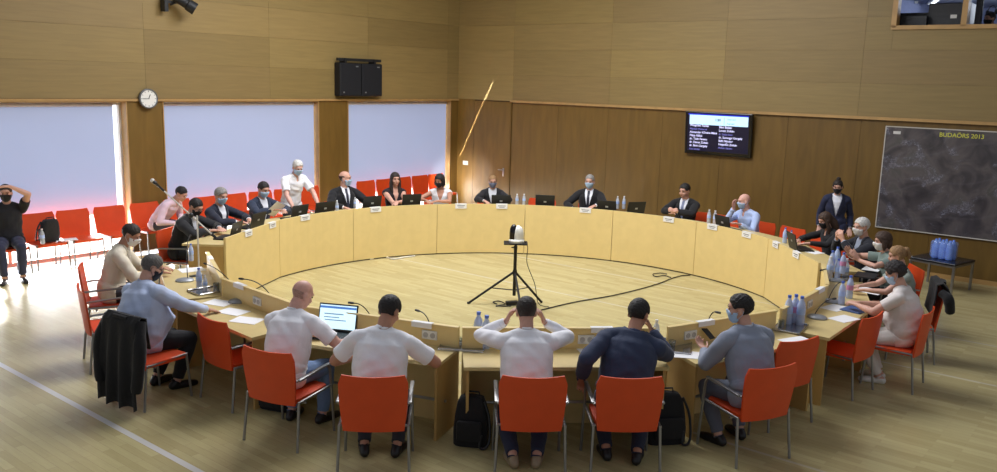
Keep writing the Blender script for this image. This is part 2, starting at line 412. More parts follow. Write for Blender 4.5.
hl = ['leftmost tall desk panel by the microphone boom, turned edge-on towards the low desks', 'tall birch desk in front of the standing man with white hair', 'tall birch desk in front of the bald man and the woman in a black top',
      'tall birch desk in front of the woman with black mask and fair-haired person', 'tall birch desk in the middle of the far side, lone laptop back above it',
      'tall birch desk between the grey-haired man and the man with clasped hands', 'tall birch desk in front of the bald man in a light blue shirt', 'tall birch desk at the right end, before the seated woman in black']
for i in range(8): high_desk(hs[i], hs[i+1], hl[i])

def low_desk(t0, t1, label, rout=4.6, outlet=(), fl=.5):
    """straight unit between two angles: chord panel with a low upstand, worktop, side panels"""
    a, b = pol(t0, RI+.02), pol(t1, RI+.02); mid = (a+b)/2; out = Vector((mid.x-CX, mid.y-CY, 0)).normalized(); along = (b-a).normalized(); L = (b-a).length
    o = thing('council_desk', label, 'desk', mid, 0, 'low desks with sockets'); o.rotation_euler = (0,0,math.atan2(along.y, along.x))
    # local: x along, y = +-out
    yd = 1 if Vector((-along.y, along.x, 0)).dot(out) > 0 else -1
    dpt = rout-(Vector((mid.x-CX, mid.y-CY)).length)
    ex = .5*L*(rout/RI-1)*fl
    mb = MB(); mb.rbox((0, yd*.014, HZ/2), (L-.008, .028, HZ), .004); obj('front_panel', mb, D_W, o)
    mb = MB(); mb.rbox((0, yd*.02, HZ+.006), (L-.008, .05, .014), .004); obj('cap_rail', mb, D_W, o)
    mb = MB(); q = [(-L/2+.006, yd*.03), (L/2-.006, yd*.03), (L/2+ex, yd*dpt), (-L/2-ex, yd*dpt)]
    mb.prism(q if yd > 0 else q[::-1], LZ-.032, LZ); obj('worktop', mb, D_T, o)
    for s in (-1, 1):
        mb = MB(); q = [(s*(L/2-.012), yd*.031), (s*(L/2-.036), yd*.031), (s*(L/2+ex-.05), yd*(dpt-.03)), (s*(L/2+ex-.026), yd*(dpt-.03))]
        mb.prism(q, 0, LZ-.033); obj('side_panel', mb, D_S, o)
    mb = MB(); mb.tube([(-L/2, yd*.3, .32), (L/2, yd*.3, .32)], .014, 8); obj('foot_rail', mb, mat('brushed steel', (0,0,0)), o, True)
    for x in outlet:
        k = obj('power_outlet', MB().rbox((x, yd*.036, .83), (.155, .016, .085), .006), PLA, o)
        for sx in (-.036, .036):
            mb = MB(); mb.lathe([(.001,0),(.026,0),(.026,.004),(.02,.004),(.018,.001)], 14, Matrix.Translation((x+sx, yd*.044, .83)) @ Matrix.Rotation(-yd*math.pi/2, 4, 'X'))
            obj('socket', mb, mat('socket grey', (176,176,172), .5), k, True)
    return o
low_desk(-125.6, -104, 'low desk in front of the man in a cream jacket', 4.56)
low_desk(-147.4, -125.8, 'low desk in front of the large man in a light blue shirt', 4.57, [.02])
low_desk(-171.8, -147.7, 'low desk with the open laptop in front of two men in white short sleeves', 4.46, [-.08, -.55], .12)
low_desk(162, 188, 'low desk at the near middle in front of the man touching his ears', 4.49, [-.25], 0)
low_desk(139.6, 160.3, 'low desk in front of the man in the grey suit', 4.49, [.45], .9)
low_desk(117.6, 138.4, 'low desk in front of the woman with dark curly hair', 4.51, [-.12], .15)
low_desk(99.5, 117.2, 'low desk at the right holding the cluster of water bottles', 4.52)

# ------------------------------------------------------------------ chairs
RED = mat('red chair shell', (212,72,24), .5, 0, .05, 6)
STEEL = mat('chair steel', (150,150,150), .35, .85, .04)
def make_chair(arms=True, label=''):
    t = thing('red_chair', label, 'chair', (0,0,0))
    # backrest: curved shell
    rows = []
    for i in range(9):
        z = .40+.475*i/8; w = (.245+.03*math.sin(math.pi*min(1,i/7)*.5))*(1-.10*(max(0,(i-7))/1)**2)
        y = -.235-.055*(i/8)
        rows.append([(w*j/6, y-.03*(1-(j/6)**2), z+(.012*(j/6)**2 if i == 8 else 0)) for j in range(-6, 7)])
    front = rows; n = 9; m = 13
    mb = MB(); vs = [p for r in rows for p in r]+[(p[0], p[1]-.018, p[2]) for r in rows for p in r]; off = n*m; fs = []
    for i in range(n-1):
        for j in range(m-1):
            q = (i*m+j, i*m+j+1, (i+1)*m+j+1, (i+1)*m+j); fs.append(q); fs.append(tuple(off+k for k in q[::-1]))
    for j in range(m-1): fs.append((j, off+j, off+j+1, j+1)); a = (n-1)*m+j; fs.append((a, a+1, off+a+1, off+a))
    for i in range(n-1): fs.append((i*m, (i+1)*m, off+(i+1)*m, off+i*m)); a = i*m+m-1; fs.append((a, off+a, off+a+m, a+m))
    mb.add(vs, fs); obj('backrest', mb, RED, t, True)
    mb = MB(); P = []
    q = [(-.24,-.22),(.24,-.22),(.25,.0),(.245,.2),(.2,.235),(-.2,.235),(-.245,.2),(-.25,0)]
    mb.prism(q, .412, .45); obj('seat', mb, RED, t)
    for s in (-1, 1):
        if arms:
            mb = MB(); mb.tube([(s*.29,.255,0),(s*.282,.225,.45),(s*.28,.21,.60),(s*.285,.18,.645)], .0125, 8); obj('leg', mb, STEEL, t, True)
            mb = MB(); mb.rbox((s*.285, -.03, .648), (.036, .44, .02), .007, rot=(R(3),0,0)); mb.tube([(s*.285,-.2,.64),(s*.272,-.262,.63)], .012, 6); obj('armrest', mb, STEEL, t, True)
        else:
            mb = MB(); mb.tube([(s*.25,.25,0),(s*.24,.215,.44)], .0125, 8); obj('leg', mb, STEEL, t, True)
        x = .29 if arms else .25
        mb = MB(); mb.tube([(s*x,-.285,0),(s*(x-.015),-.235,.44)], .0125, 8); obj('leg', mb, STEEL, t, True)
        mb = MB(); mb.tube([(s*(x-.012),-.245,.43),(s*(x-.012),.222,.445)], .012, 8); obj('seat_rail', mb, STEEL, t, True)
    mb = MB(); x = .28 if arms else .24; mb.tube([(-x,-.14,.402),(x,-.14,.402)], .011, 6); obj('cross_bar', mb, STEEL, t, True)
    return t
CH_A = CH_B = None
def chair(x, y, rz, label, group, arms=True):
    global CH_A, CH_B
    src = CH_A if arms else CH_B
    if src is None:
        src = make_chair(arms, label)
        if arms: CH_A = src
        else: CH_B = src
        o = src; o.location = (x, y, 0); o.rotation_euler = (0,0,rz); o['group'] = group
        return o
    return dup(src, (x, y, 0), rz, label, group)
GN = 'red armchairs around the desks'
NEAR = [(-1.82,7.24,24,'red chair of the bald man in a white shirt, nearest the open laptop'),
 (-.97,6.70,-3,'red chair of the dark-haired man in white short sleeves'),
 (.30,6.79,-2,'red chair of the man in white touching his ears'),
 (1.08,6.84,-3,'red chair of the man in the navy suit'),
 (2.22,7.17,-24,'red chair of the man in the grey suit'),
 (2.70,7.97,-29,'empty red chair at the desk just right of the man in the grey suit'),
 (-2.52,8.10,41,'empty red chair right of the large man in a light blue shirt'),
 (-3.37,8.03,32,'red chair with a black jacket over its back'),
 (-4.20,9.03,58,'empty red chair behind the large man in light blue, its back turned to the window'),
 (-4.66,9.98,68,'red chair of the man in the cream jacket'),
 (4.40,9.08,-52,'red chair of the woman with dark curly hair'),
 (3.72,8.86,-44,'empty red chair left of the woman with dark curly hair'),
 (5.02,10.06,-72,'red chair with dark clothing on its back, behind the woman with dark curly hair')]
for x, y, h, l in NEAR: chair(x, y, hd(h), l, GN, not ('black jacket' in l or 'dark curly' in l))
FAR = [(-80.5,'red chair of the man in a dark suit under the microphone boom'),(-70,'red chair of the grey-haired man in a navy suit'),(-58.5,'red chair of the man reading a paper'),
 (-38,'red chair of the balding man with a tie'),(-26.7,'red chair of the woman in a black top'),(-16,'red chair of the woman in a white top and black mask'),
 (-4.5,'red chair of the fair-haired person in a black jacket'),(6.5,'empty red chair behind the lone laptop in the middle of the far side'),(17.2,'red chair of the grey-haired man with a light blue mask'),
 (39.5,'red chair of the dark-haired man with clasped hands'),(46.5,'empty red chair between the man with clasped hands and the bald man'),(54.5,'red chair of the bald man in a light blue shirt'),(61.5,'empty red chair just right of the bald man in light blue'),
 (68.8,'empty red chair in front of the standing woman'),(75.5,'red chair of the seated woman in black'),(86,'red chair of the white-haired man with a white mask'),(95,'red chair of the brown-haired woman raising her hands')]
for th, l in FAR:
    p = pol(th, 4.97 if th == -80.5 else 5.06); chair(p.x, p.y, heading(th), l, GN)
WROW = [(10.86,'red chair of the man in black by the window'),(10.27,'red chair by the window with a black backpack on it'),(9.70,'empty red chair by the window, middle of the three left of the pillar'),(9.08,'empty red chair by the window, next to the pillar under the clock'),
 (8.44,'red chair in front of the pillar under the clock'),(7.82,'red window chair behind the dark-suited man under the microphone boom'),(7.2,'red window chair behind the grey-haired man'),(6.6,'red window chair between the grey-haired man and the man reading'),
 (6.0,'red window chair left of the standing man'),(5.4,'red window chair behind the standing man'),(4.8,'red window chair right of the standing man'),
 (3.19,'red window chair behind the balding man and left of the woman in black'),(2.6,'red window chair behind the woman in the black top'),(2.03,'red window chair right of the woman in the black top'),(1.45,'red window chair beside the woman in a white top'),(.9,'red window chair nearest the room corner')]
for t, l in WROW:
    p = lw(t, 0, .40); chair(p.x, p.y, math.atan2(-(-NL.x), -NL.y), l, 'red chairs in a row along the windows', False)

# ------------------------------------------------------------------ people
SKIN = {'fair': mat('skin fair', (206,158,138), .55, 0, .05, 30), 'pink': mat('skin pink', (218,168,152), .5, 0, .06, 30), 'tan': mat('skin tan', (186,136,112), .55, 0, .05, 30)}
HAIRC = {'black': (26,22,22), 'brown': (66,46,34), 'dark': (40,32,28), 'grey': (142,139,136), 'stubble': (176,140,126), 'white': (206,204,200), 'fair': (150,116,78), 'salt': (92,88,86), 'curly': (46,40,40)}
def hairmat(k): return mat('hair '+k, HAIRC[k], .6, 0, .25, 60, .5, 90)
def cloth(name, col, bump=.25, rough=.85): return mat('cloth '+name, col, rough, 0, .04, 8, bump, 16, sheen=.1)
EYE = mat('eye', (30,22,20), .2, 0, 0); BROW = mat('brow', (60,46,38), .8, 0, 0)

class Prims:
    """tapered round or elliptical limbs, kept both as closed shells (to be fused) and as a field that tells which limb a surface point belongs to"""
    def __init__(s): s.mb = MB(); s.p = []
    def loft(s, pts, side, tag_, n=14):
        """pts: (pos, a, b): a along side, b across"""
        P = [Vector(q[0]) for q in pts]; A = [q[1] for q in pts]; B = [q[2] for q in pts]; m = len(P); rings = []
        fr = []
        for i in range(m):
            t = (P[min(i+1,m-1)]-P[max(i-1,0)]).normalized(); u = Vector(side)-t*Vector(side).dot(t)
            if u.length < 1e-4: u = t.orthogonal()
            u.normalize(); fr.append((t, u, t.cross(u)))
        t, u, w = fr[0]
        for k in (.95, .6): 
            c = math.sqrt(1-k*k); e = min(A[0], B[0]); rings.append((P[0]-t*e*k, A[0]*c, B[0]*c, u, w))
        for i in range(m): rings.append((P[i], A[i], B[i], fr[i][1], fr[i][2]))
        t, u, w = fr[-1]
        for k in (.6, .95):
            c = math.sqrt(1-k*k); e = min(A[-1], B[-1]); rings.append((P[-1]+t*e*k, A[-1]*c, B[-1]*c, u, w))
        vs = []; fs = []
        for (c, a, b, u, w) in rings:
            for k in range(n):
                an = 2*math.pi*k/n; vs.append(c+u*a*math.cos(an)+w*b*math.sin(an))
        for i in range(len(rings)-1):
            for k in range(n):
                k2 = (k+1) % n; fs.append((i*n+k, i*n+k2, (i+1)*n+k2, (i+1)*n+k))
        fs += [tuple(range(n-1,-1,-1)), tuple(range((len(rings)-1)*n, len(rings)*n))]
        s.mb.add(vs, fs)
        for i in range(m-1): s.p.append(('seg', tag_, np.array(P[i]), np.array(P[i+1]), A[i], A[i+1], B[i], B[i+1], np.array(fr[i][1]), i/(m-1), (i+1)/(m-1)))
    def cap(s, p1, p2, r1, r2, tag_, n=12): s.loft([(p1,r1,r1),(p2,r2,r2)], (1,.13,.07), tag_, n)
    def ell(s, c, r, rot, tag_, n=14, m=10):
        s.mb.ell(c, r, None, n, m, rot); s.p.append(('ell', tag_, np.array(c), np.array(rot.to_3x3() if rot is not None else Matrix.Identity(3)), np.array(r)))
    def classify(s, V):
        best = np.full(len(V), 1e9); tg = np.zeros(len(V), int); tt = np.zeros(len(V)); names = []
        for q in s.p:
            if q[1] not in names: names.append(q[1])
            ix = names.index(q[1])
            if q[0] == 'ell':
                d = (V-q[2]) @ q[3]; val = np.sqrt(((d/q[4])**2).sum(1)); t = np.zeros(len(V))
            else:
                _, _, a, b, A0, A1, B0, B1, u, ta, tb = q
                ax = b-a; L = np.linalg.norm(ax)+1e-9; ax = ax/L
                raw = ((V-a) @ ax)/L; h = np.clip(raw, 0, 1)
                u2 = u-ax*(u @ ax); u2 = u2/np.linalg.norm(u2); w2 = np.cross(ax, u2)
                d = V-(a+np.outer(h*L, ax)); A = A0+(A1-A0)*h; B = B0+(B1-B0)*h; E_ = np.minimum(A, B)
                val = np.sqrt(((d @ u2)/A)**2+((d @ w2)/B)**2+((d @ ax)/E_)**2); t = ta+(tb-ta)*h
            k = val < best; best[k] = val[k]; tg[k] = ix; tt[k] = t[k]
        return np.array(names)[tg], tt

def fuse(mb, voxel, smooth_it=2):
    me = mb.mesh('tmp'); o = bpy.data.objects.new('tmp', me); COL.objects.link(o)
    m = o.modifiers.new('r', 'REMESH'); m.mode = 'VOXEL'; m.voxel_size = voxel; m.adaptivity = 0
    if smooth_it:
        q = o.modifiers.new('s', 'SMOOTH'); q.factor = .5; q.iterations = smooth_it
    dg = bpy.context.evaluated_depsgraph_get(); dg.update()
    r = bpy.data.meshes.new_from_object(o.evaluated_get(dg)); bpy.data.objects.remove(o); bpy.data.meshes.remove(me)
    return r

SIT = [None]
def piece(name, V, N, F, sel, off, m, parent, label=None, sm=0):
    """garment: the selected faces of the body surface, lifted off it, with a turned-in edge"""
    F = F[sel]
    if len(F) < 4: return None
    ids, inv = np.unique(F, return_inverse=True); F2 = inv.reshape(F.shape)
    o_ = off[ids] if isinstance(off, np.ndarray) else np.full(len(ids), off)
    P = V[ids]+N[ids]*o_[:, None]; n = len(ids)
    E_ = np.concatenate([F2[:, [0,1]], F2[:, [1,2]], F2[:, [2,3]], F2[:, [3,0]]]); S_ = np.sort(E_, 1)
    key = S_[:,0].astype(np.int64)*n+S_[:,1]; uq, idx, cnt = np.unique(key, return_index=True, return_counts=True)
    be = E_[idx[cnt == 1]]; bv = np.unique(be); mp = {v: n+i for i, v in enumerate(bv)}
    P2 = V[ids[bv]]-N[ids[bv]]*.003
    if sm:      # smooth the sheet before it is lifted
        B0 = V[ids].copy()
        for _ in range(sm):
            acc = np.zeros_like(B0); cn = np.zeros(n); np.add.at(acc, E_[:,0], B0[E_[:,1]]); np.add.at(acc, E_[:,1], B0[E_[:,0]]); np.add.at(cn, E_[:,0], 1); np.add.at(cn, E_[:,1], 1)
            Bn = acc/cn[:, None]; Bn[bv] = B0[bv]; B0 = Bn
        P = np.where(True, B0+N[ids]*(o_+.006)[:, None], P)
    # even out the stair-stepped outline
    pos = np.full(n, -1); pos[bv] = np.arange(len(bv)); ea, eb = pos[be[:,0]], pos[be[:,1]]
    for _ in range(5):
        for Q in (P, P2):
            Qb = Q[bv] if Q is P else Q
            acc = np.zeros_like(Qb); cn = np.zeros(len(bv)); np.add.at(acc, ea, Qb[eb]); np.add.at(acc, eb, Qb[ea]); np.add.at(cn, ea, 1); np.add.at(cn, eb, 1)
            Qn = .4*Qb+.6*acc/np.maximum(cn, 1)[:, None]
            if Q is P: P[bv] = Qn
            else: P2 = Qn
    if SIT[0] is not None:
        z_, lw_ = SIT[0]; k = lw_[ids] & (P[:,2] < z_); P[k, 2] = z_-.0005; k = lw_[ids[bv]] & (P2[:,2] < z_); P2[k, 2] = z_-.0005
    faces = F2.tolist()+[[int(b), int(a), mp[a], mp[b]] for a, b in be.tolist()]
    me = bpy.data.meshes.new(name); me.from_pydata(np.concatenate([P, P2]).tolist(), [], faces); me.update()
    me.polygons.foreach_set('use_smooth', [True]*len(me.polygons)); me.materials.append(m)
    ob = bpy.data.objects.new(name, me); COL.objects.link(ob); ob.parent = parent
    if label: ob['label'] = label
    return ob

def ik(S, T, l1, l2, hint):
    d = T-S; L = d.length; mx = (l1+l2)*.985
    if L > mx: T = S+d*(mx/L); d = T-S; L = mx
    L = max(L, abs(l1-l2)+.02); u = d.normalized(); a = (l1*l1-l2*l2+L*L)/(2*L); h = math.sqrt(max(0, l1*l1-a*a))
    k = Vector(hint); k = k-u*k.dot(u); k.normalize()
    return S+u*a+k*h, T

def person(label, x, y, h, look, top, bottom=('trousers', (30,32,38)), skin='fair', hair=('short','dark'), mask=None, lean=(6,10), tilt=0, head=(8,0), hands=None, elbow=None,
           S=1.05, fat=1.0, seat=.46, stand=False, legs=None, shoes=(24,22,24), hand_pose=None, group=None, vox=.0085, hipz=None, glasses=False, tie=None, hroll=0, female=False, sandals=False):
    """top = (kind, colour, shirt colour); hands = right, left targets in the person's own frame (x right, y forward, z up, metres)"""
    root = thing('person', label, 'person', (x, y, 0), hd(h), group)
    pr = Prims(); X = Vector((1,0,0))
    zh = hipz if hipz else (.91*S if stand else seat+.100*S)
    def dv(l, r=0): return Vector((math.sin(R(r)), math.sin(R(l)), 0))+Vector((0,0,math.sqrt(max(.01, 1-math.sin(R(l))**2-math.sin(R(r))**2))))
    d1, d2 = dv(lean[0], tilt*.5), dv(lean[1], tilt)
    P0 = Vector((0,-.02,zh)); P1 = P0+d1*.20*S; P2 = P1+d2*.29*S
    side = (X-d2*X.dot(d2)).normalized(); f2 = d2.cross(side)*-1
    f2 = side.cross(d2)*-1 if (side.cross(d2)).y < 0 else side.cross(d2)
    sw = .192*S*(.9 if female else 1)*(1+.25*(fat-1)); ft = fat
    f1 = Vector((0,1,0))-d1*d1.y; f1.normalize()
    pr.loft([(P0+d1*.03*S, .160*S*(1+.6*(ft-1)), .115*S*(1+.5*(ft-1))), (P0+d1*.08*S, .172*S*(1+.7*(ft-1)), .12*S*ft)], X, 'pelvis')
    wa = .138 if female else .162
    pr.loft([(P0+d1*.06*S+f1*.03*(ft-1), .158*S*ft, .118*S*ft), (P1+f1*.10*(ft-1), wa*S*ft, .112*S*ft*ft), (P1+d2*.12*S, (.16 if female else .176)*S*(1+.7*(ft-1)), .122*S*ft), (P1+d2*.22*S, (.162 if female else .18)*S*(1+.5*(ft-1)), .112*S*(1+.5*(ft-1))), (P2-d2*.025*S, .150*S*(1+.4*(ft-1)), .085*S*(1+.3*(ft-1)))], X, 'torso', 20)
    nb = P2+d2*.035*S-f2*.005*S
    pr.loft([(P2-d2*.03*S, .150*S, .07*S), (P2+d2*.005*S, .115*S, .062*S), (P2+d2*.035*S, .078*S, .056*S), (P2+d2*.06*S, .058*S, .054*S)], side, 'torso')
    for s in (-1, 1): pr.cap(P2+d2*.012*S+side*s*.05*S, P2+side*s*sw*.96-d2*.036*S, .052*S, .054*S, 'torso')
    # head
    hp, hy = head; base = nb+d2*.066*S+f2*.012*S
    fy = f2*0+Vector((0,1,0)); hfwd = Vector((math.sin(R(hy))*math.cos(R(hp)), math.cos(R(hy))*math.cos(R(hp)), -math.sin(R(hp))))
    hside = Vector((math.cos(R(hy)), -math.sin(R(hy)), 0)); hup = hside.cross(hfwd).normalized()
    if hroll:
        q = Matrix.Rotation(R(hroll), 3, hfwd); hside = q @ hside; hup = q @ hup
    HM = Matrix((hside, hfwd, hup)).transposed()
    Hc = base+hup*.105*S+hfwd*.022*S
    hs_ = S*(.97 if female else 1.0)
    def H(u, f, w): return Hc+HM @ Vector((u,f,w))*hs_
    pr.loft([(nb-d2*.03*S, .062*S, .062*S), (H(0,-.02,-.07), .055*S*(.88 if female else 1), .056*S)], side, 'neck')
    def he(c, r): pr.ell(H(*c), [k*hs_ for k in r], HM, 'head', 18, 12)
    he((0,-.012,.032), (.075,.095,.088)); he((0,.022,-.03), (.064,.072,.083)); he((0,.055,-.082), (.034,.036,.032))
    he((0,.06,.03), (.055,.034,.03))
    pr.cap(H(0,.088,.008), H(0,.104,-.028), .0095*hs_, .0125*hs_, 'head', 8); he((0,.083,-.062), (.024,.014,.013))
    for s in (-1, 1): he((s*.076,-.012,-.012), (.012,.022,.034)); he((s*.038,.068,-.03), (.024,.022,.022))
    # arms
    hands = hands or ((.17,.40,.80), (-.17,.40,.80))
    for k, s in ((0, 1), (1, -1)):
        Sh = P2+side*s*sw-d2*.042*S
        pr.ell(Sh-side*s*.014-d2*.004, [.062*S,.060*S,.058*S], None, 'uarm%d' % k)
        T = Vector(hands[k]); hint = (elbow or ((.8,-.45,-.6), (-.8,-.45,-.6)))[k]
        El, Wr = ik(Sh, T, .30*S, .255*S, hint)
        fa = .9 if female else 1.0
        fr = (1+.5*(ft-1))*fa
        pr.loft([(Sh, .054*S*fr, .054*S*fr), (Sh+(El-Sh)*.5, .050*S*fr, .052*S*fr), (El, .042*S*fr, .042*S*fr)], X, 'uarm%d' % k)
        fd = (Wr-El).normalized()
        hpz = (hand_pose or ({}, {}))[k]; pn = hpz.get('n', (0,0,-1)); bend = hpz.get('dir'); curl = hpz.get('curl', .2)
        hdv = (Vector(bend).normalized() if bend else (fd*.8+Vector((0,.35,-.12))).normalized())
        pn = Vector(pn); pn = (pn-hdv*pn.dot(hdv)).normalized(); hs2 = hdv.cross(pn)
        pr.loft([(El, .041*S*fr, .041*S*fr), (El+(Wr-El)*.35, .042*S*fr, .039*S*fr), (Wr, .029*S*fa, .023*S*fa)], hs2, 'farm%d' % k)
        kn = Wr+hdv*.092*S; tg = 'hand%d' % k
        pr.loft([(Wr, .028*S, .02*S), (Wr+hdv*.045*S, .038*S, .017*S), (kn, .04*S, .013*S)], hs2, tg)
        for j in range(4):
            off = (j-1.5)*.0215*S; ln = (.9,1,.94,.76)[j]*.036*S; q = kn+hs2*off-hdv*abs(j-1.4)*.006; dr = (hdv+hs2*(j-1.5)*.07).normalized(); a_ = curl*.5
            for g in range(3):
                dd_ = (dr*math.cos(a_)+pn*math.sin(a_)); e = q+dd_*ln*(1.1, .8, .6)[g]; pr.cap(q, e, (.0098-.0008*g)*S, (.0092-.0008*g)*S, tg, 7); q = e; a_ += curl
        ths = 1 if (k == 0) == (hs2.dot(side) < 0) else -1
        ths = hpz.get('thumb', ths)
        q = Wr+hdv*.03*S+hs2*ths*.028*S; dr = (hdv*.65+hs2*ths*.6+pn*.35).normalized()
        for g in range(3):
            e = q+dr*(.036,.032,.026)[g]*S; pr.cap(q, e, .0125*S-.001*g, .0115*S-.001*g, tg, 7); q = e; dr = (dr+hdv*.35-hs2*ths*.15).normalized()
    # legs
    feet = []
    for k, s in ((0, 1), (1, -1)):
        Hj = P0+X*s*.092*S+Vector((0,.01,-.01))
        if stand:
            lg = legs[k] if legs else (s*.10, 0.0, .085*S)
            Kn, An = ik(Hj, Vector(lg), .425*S, .42*S, (0,1,0)); foot_d = Vector((s*.18,1,0)).normalized()
        else:
            lg = legs[k] if legs else (s*.13, .36+.05*(k == 0), .085*S)
            Kn, An = ik(Hj, Vector(lg), .43*S, .42*S, (s*.12,1,.9)); foot_d = Vector((s*.2,1,0)).normalized()
        lf = (1+.4*(ft-1))*(.95 if female else 1)
        pr.loft([(Hj, .088*S*lf, .088*S*lf), (Hj+(Kn-Hj)*.5, .078*S*lf, .076*S*lf), (Kn, .056*S*lf, .056*S*lf)], X, 'thigh%d' % k)
        pr.loft([(Kn, .055*S*lf, .055*S*lf), (Kn+(An-Kn)*.33, .056*S*lf, .054*S*lf), (An, .036*S, .038*S)], X, 'shin%d' % k)
        tg = 'foot%d' % k
        hl = An+Vector((0,0,-.045*S))-foot_d*.045*S; ba = Vector((An.x, An.y, .032*S+An.z-.085*S))+foot_d*.12*S
        pr.cap(An, hl, .036*S, .034*S, tg); pr.loft([(hl, .032*S, .034*S), (ba, .043*S, .03*S), (ba+foot_d*.06*S+Vector((0,0,-.006)), .034*S, .022*S)], foot_d.cross(Vector((0,0,1))), tg); feet.append((An, foot_d))
    me = fuse(pr.mb, vox); n = len(me.vertices)
    V = np.empty(n*3); me.vertices.foreach_get('co', V); V = V.reshape(-1, 3); N = np.empty(n*3); me.vertices.foreach_get('normal', N); N = N.reshape(-1, 3)
    F = np.array([tuple(p.vertices) for p in me.polygons if len(p.vertices) == 4])
    tgs, tt = pr.classify(V)
    sitz = None
    if not stand:   # flesh and cloth flatten on the seat
        sitz = .4535; low = np.isin(tgs, ('torso','pelvis','thigh0','thigh1')) & (V[:,1] < .25)
        V[low & (V[:,2] < sitz), 2] = sitz; me.vertices.foreach_set('co', V.ravel()); me.update()
        SIT[0] = (sitz, low)
    else: SIT[0] = None
    me.polygons.foreach_set('use_smooth', [True]*len(me.polygons)); me.materials.clear(); me.materials.append(SKIN[skin]); me.name = 'body'
    body = bpy.data.objects.new('body', me); COL.objects.link(body); body.parent = root
    # face-wise data
    FC = V[F].mean(1); ft_ = tgs[F[:,0]]; fT = tt[F].mean(1); FN = N[F].mean(1)
    hM = np.array(HM); hl_ = ((V-np.array(Hc)) @ hM)/hs_; hf = ((FC-np.array(Hc)) @ hM)/hs_; hn = FN @ hM
    isT = lambda *a: np.isin(ft_, a)
    tors = isT('torso'); pel = isT('pelvis'); ua = isT('uarm0','uarm1'); fo = isT('farm0','farm1'); th_ = isT('thigh0','thigh1'); sh_ = isT('shin0','shin1'); foot = isT('foot0','foot1'); hd_ = isT('head'); nk = isT('neck')
    a2 = np.array(P0); dd2 = np.array((P2-P0).normalized()); sp_ = (FC-a2) @ dd2; LT = (P2-P0).length; sN = sp_/LT          # 0 at the hips, 1 at the shoulders
    sd = np.array(side); fx = (FC-a2) @ sd; ff = np.array(f2); fw = FN @ ff
    vs_ = (V-a2) @ dd2/LT; vx = (V-a2) @ sd
    # cloth folds
    wr = .0016*(np.sin(V[:,2]*34+V[:,0]*22+4*np.sin(V[:,1]*9+V[:,0]*5))+np.sin(V[:,0]*24-V[:,2]*41+4*np.sin(V[:,1]*11+V[:,2]*6)))
    kind, tc_ = top[0], top[1]
    bot = pel | th_ | (sh_ & (fT < .95))
    legc = bot.copy()
    if kind == 'jacket':
        off = .021+wr*1.6; arms_ = ua | (fo & (fT < .90)); sel = tors | arms_ | pel | (nk & (fT < .22)) | (th_ & (fT < (.30 if stand else .16)))
        off = off+.026*np.isin(tgs, ('thigh0','thigh1','pelvis'))*np.clip(1-vs_*3, 0, 1)
        v = np.clip((sN-.34)/.62, 0, 1)*.075; V_ = tors & (fw > .15) & (sN > .34) & (np.abs(fx) < v); V_ |= nk & (fT < .30) & (fw > .35)
        coll = (nk & (fT < .42)) & ~V_; lap = tors & (fw > .1) & (sN > .40) & (np.abs(fx) < v+.038) & ~V_
        sel2 = sel & ~V_ & ~lap & ~coll
        m = cloth('jacket %d %d %d' % tc_, tc_); piece('jacket', V, N, F, sel2, off, m, root)
        m2 = cloth('lapel %d %d %d' % tc_, tuple(int(k*.85) for k in tc_)); piece('lapel', V, N, F, lap, off+.007, m2, root)
        shc = top[2]; ms = cloth('shirt %d %d %d' % shc, shc, .1)
        tiem = V_ & tors & (np.abs(fx) < .021+.01*(1-np.clip(sN, 0, 1))) if tie else np.zeros(len(F), bool)
        piece('shirt', V, N, F, V_ & ~tiem, .009, ms, root)
        piece('shirt_collar', V, N, F, coll & (fT >= .2), .008, ms, root); [piece('shirt_cuff', V, N, F, isT('farm%d' % k) & (fT >= .88) & (fT < .95), .006, ms, root) for k in (0, 1)]
        piece('jacket_collar', V, N, F, nk & (fT < .24) & ~V_, .017, m2, root)
        if tie: piece('tie', V, N, F, tiem, .014, cloth('tie %d %d %d' % tie, tie, .1, .5), root)
    elif kind in ('shirt', 'short', 'tee', 'blouse'):
        off = .011+wr*1.6+.008*np.clip(1-vs_*1.5, 0, 1)
        if kind == 'shirt': arms_ = ua | (fo & (fT < .93))
        else: arms_ = ua & (fT < (.72 if kind == 'short' else .6))
        if kind != 'shirt':
            k = np.isin(tgs, ('uarm0','uarm1')); off = off+np.where(k, .010*np.clip(tt*1.4, 0, 1), 0)
        sel = tors | arms_ | pel | (th_ & (fT < (.24 if fat > 1.3 else .10)))
        off = off+.008*np.isin(tgs, ('thigh0','thigh1'))
        neckV = (fw > .2) & (np.abs(fx) < .02) & (sN > .92) if kind != 'tee' else np.zeros(len(F), bool)
        m = cloth('shirt %d %d %d' % tc_, tc_); piece('blouse' if kind == 'blouse' else ('t_shirt' if kind == 'tee' else 'shirt'), V, N, F, (sel | (nk & (fT < .16))) & ~neckV, off, m, root)
        if kind in ('shirt', 'short'): piece('shirt_collar', V, N, F, nk & (fT >= .1) & (fT < .42) & ~((fw > .5) & (np.abs(fx) < .02)), .014, m, root)
        if kind == 'shirt': [piece('shirt_cuff', V, N, F, isT('farm%d' % k) & (fT >= .82) & (fT < .95), .013, m, root) for k in (0, 1)]
    elif kind == 'sleeveless':
        off = .009+wr; v = np.clip((sN-.62)/.38, 0, 1)*.07
        sel = (tors & ~((fw > .1) & (sN > .62) & (np.abs(fx) < v))) | (pel & (sN > -.02)) | (ua & (fT < .06))
        piece('top', V, N, F, sel, off, cloth('top %d %d %d' % tc_, tc_), root)
    bn, bc = bottom
    mb_ = cloth('%s %d %d %d' % ((bn,)+bc), bc); piece(bn, V, N, F, legc, .009+wr*1.2+.006*(np.isin(tgs, ('shin0','shin1'))*tt), mb_, root)
    sm_ = mat('shoe leather %d %d %d' % shoes, shoes, .4)
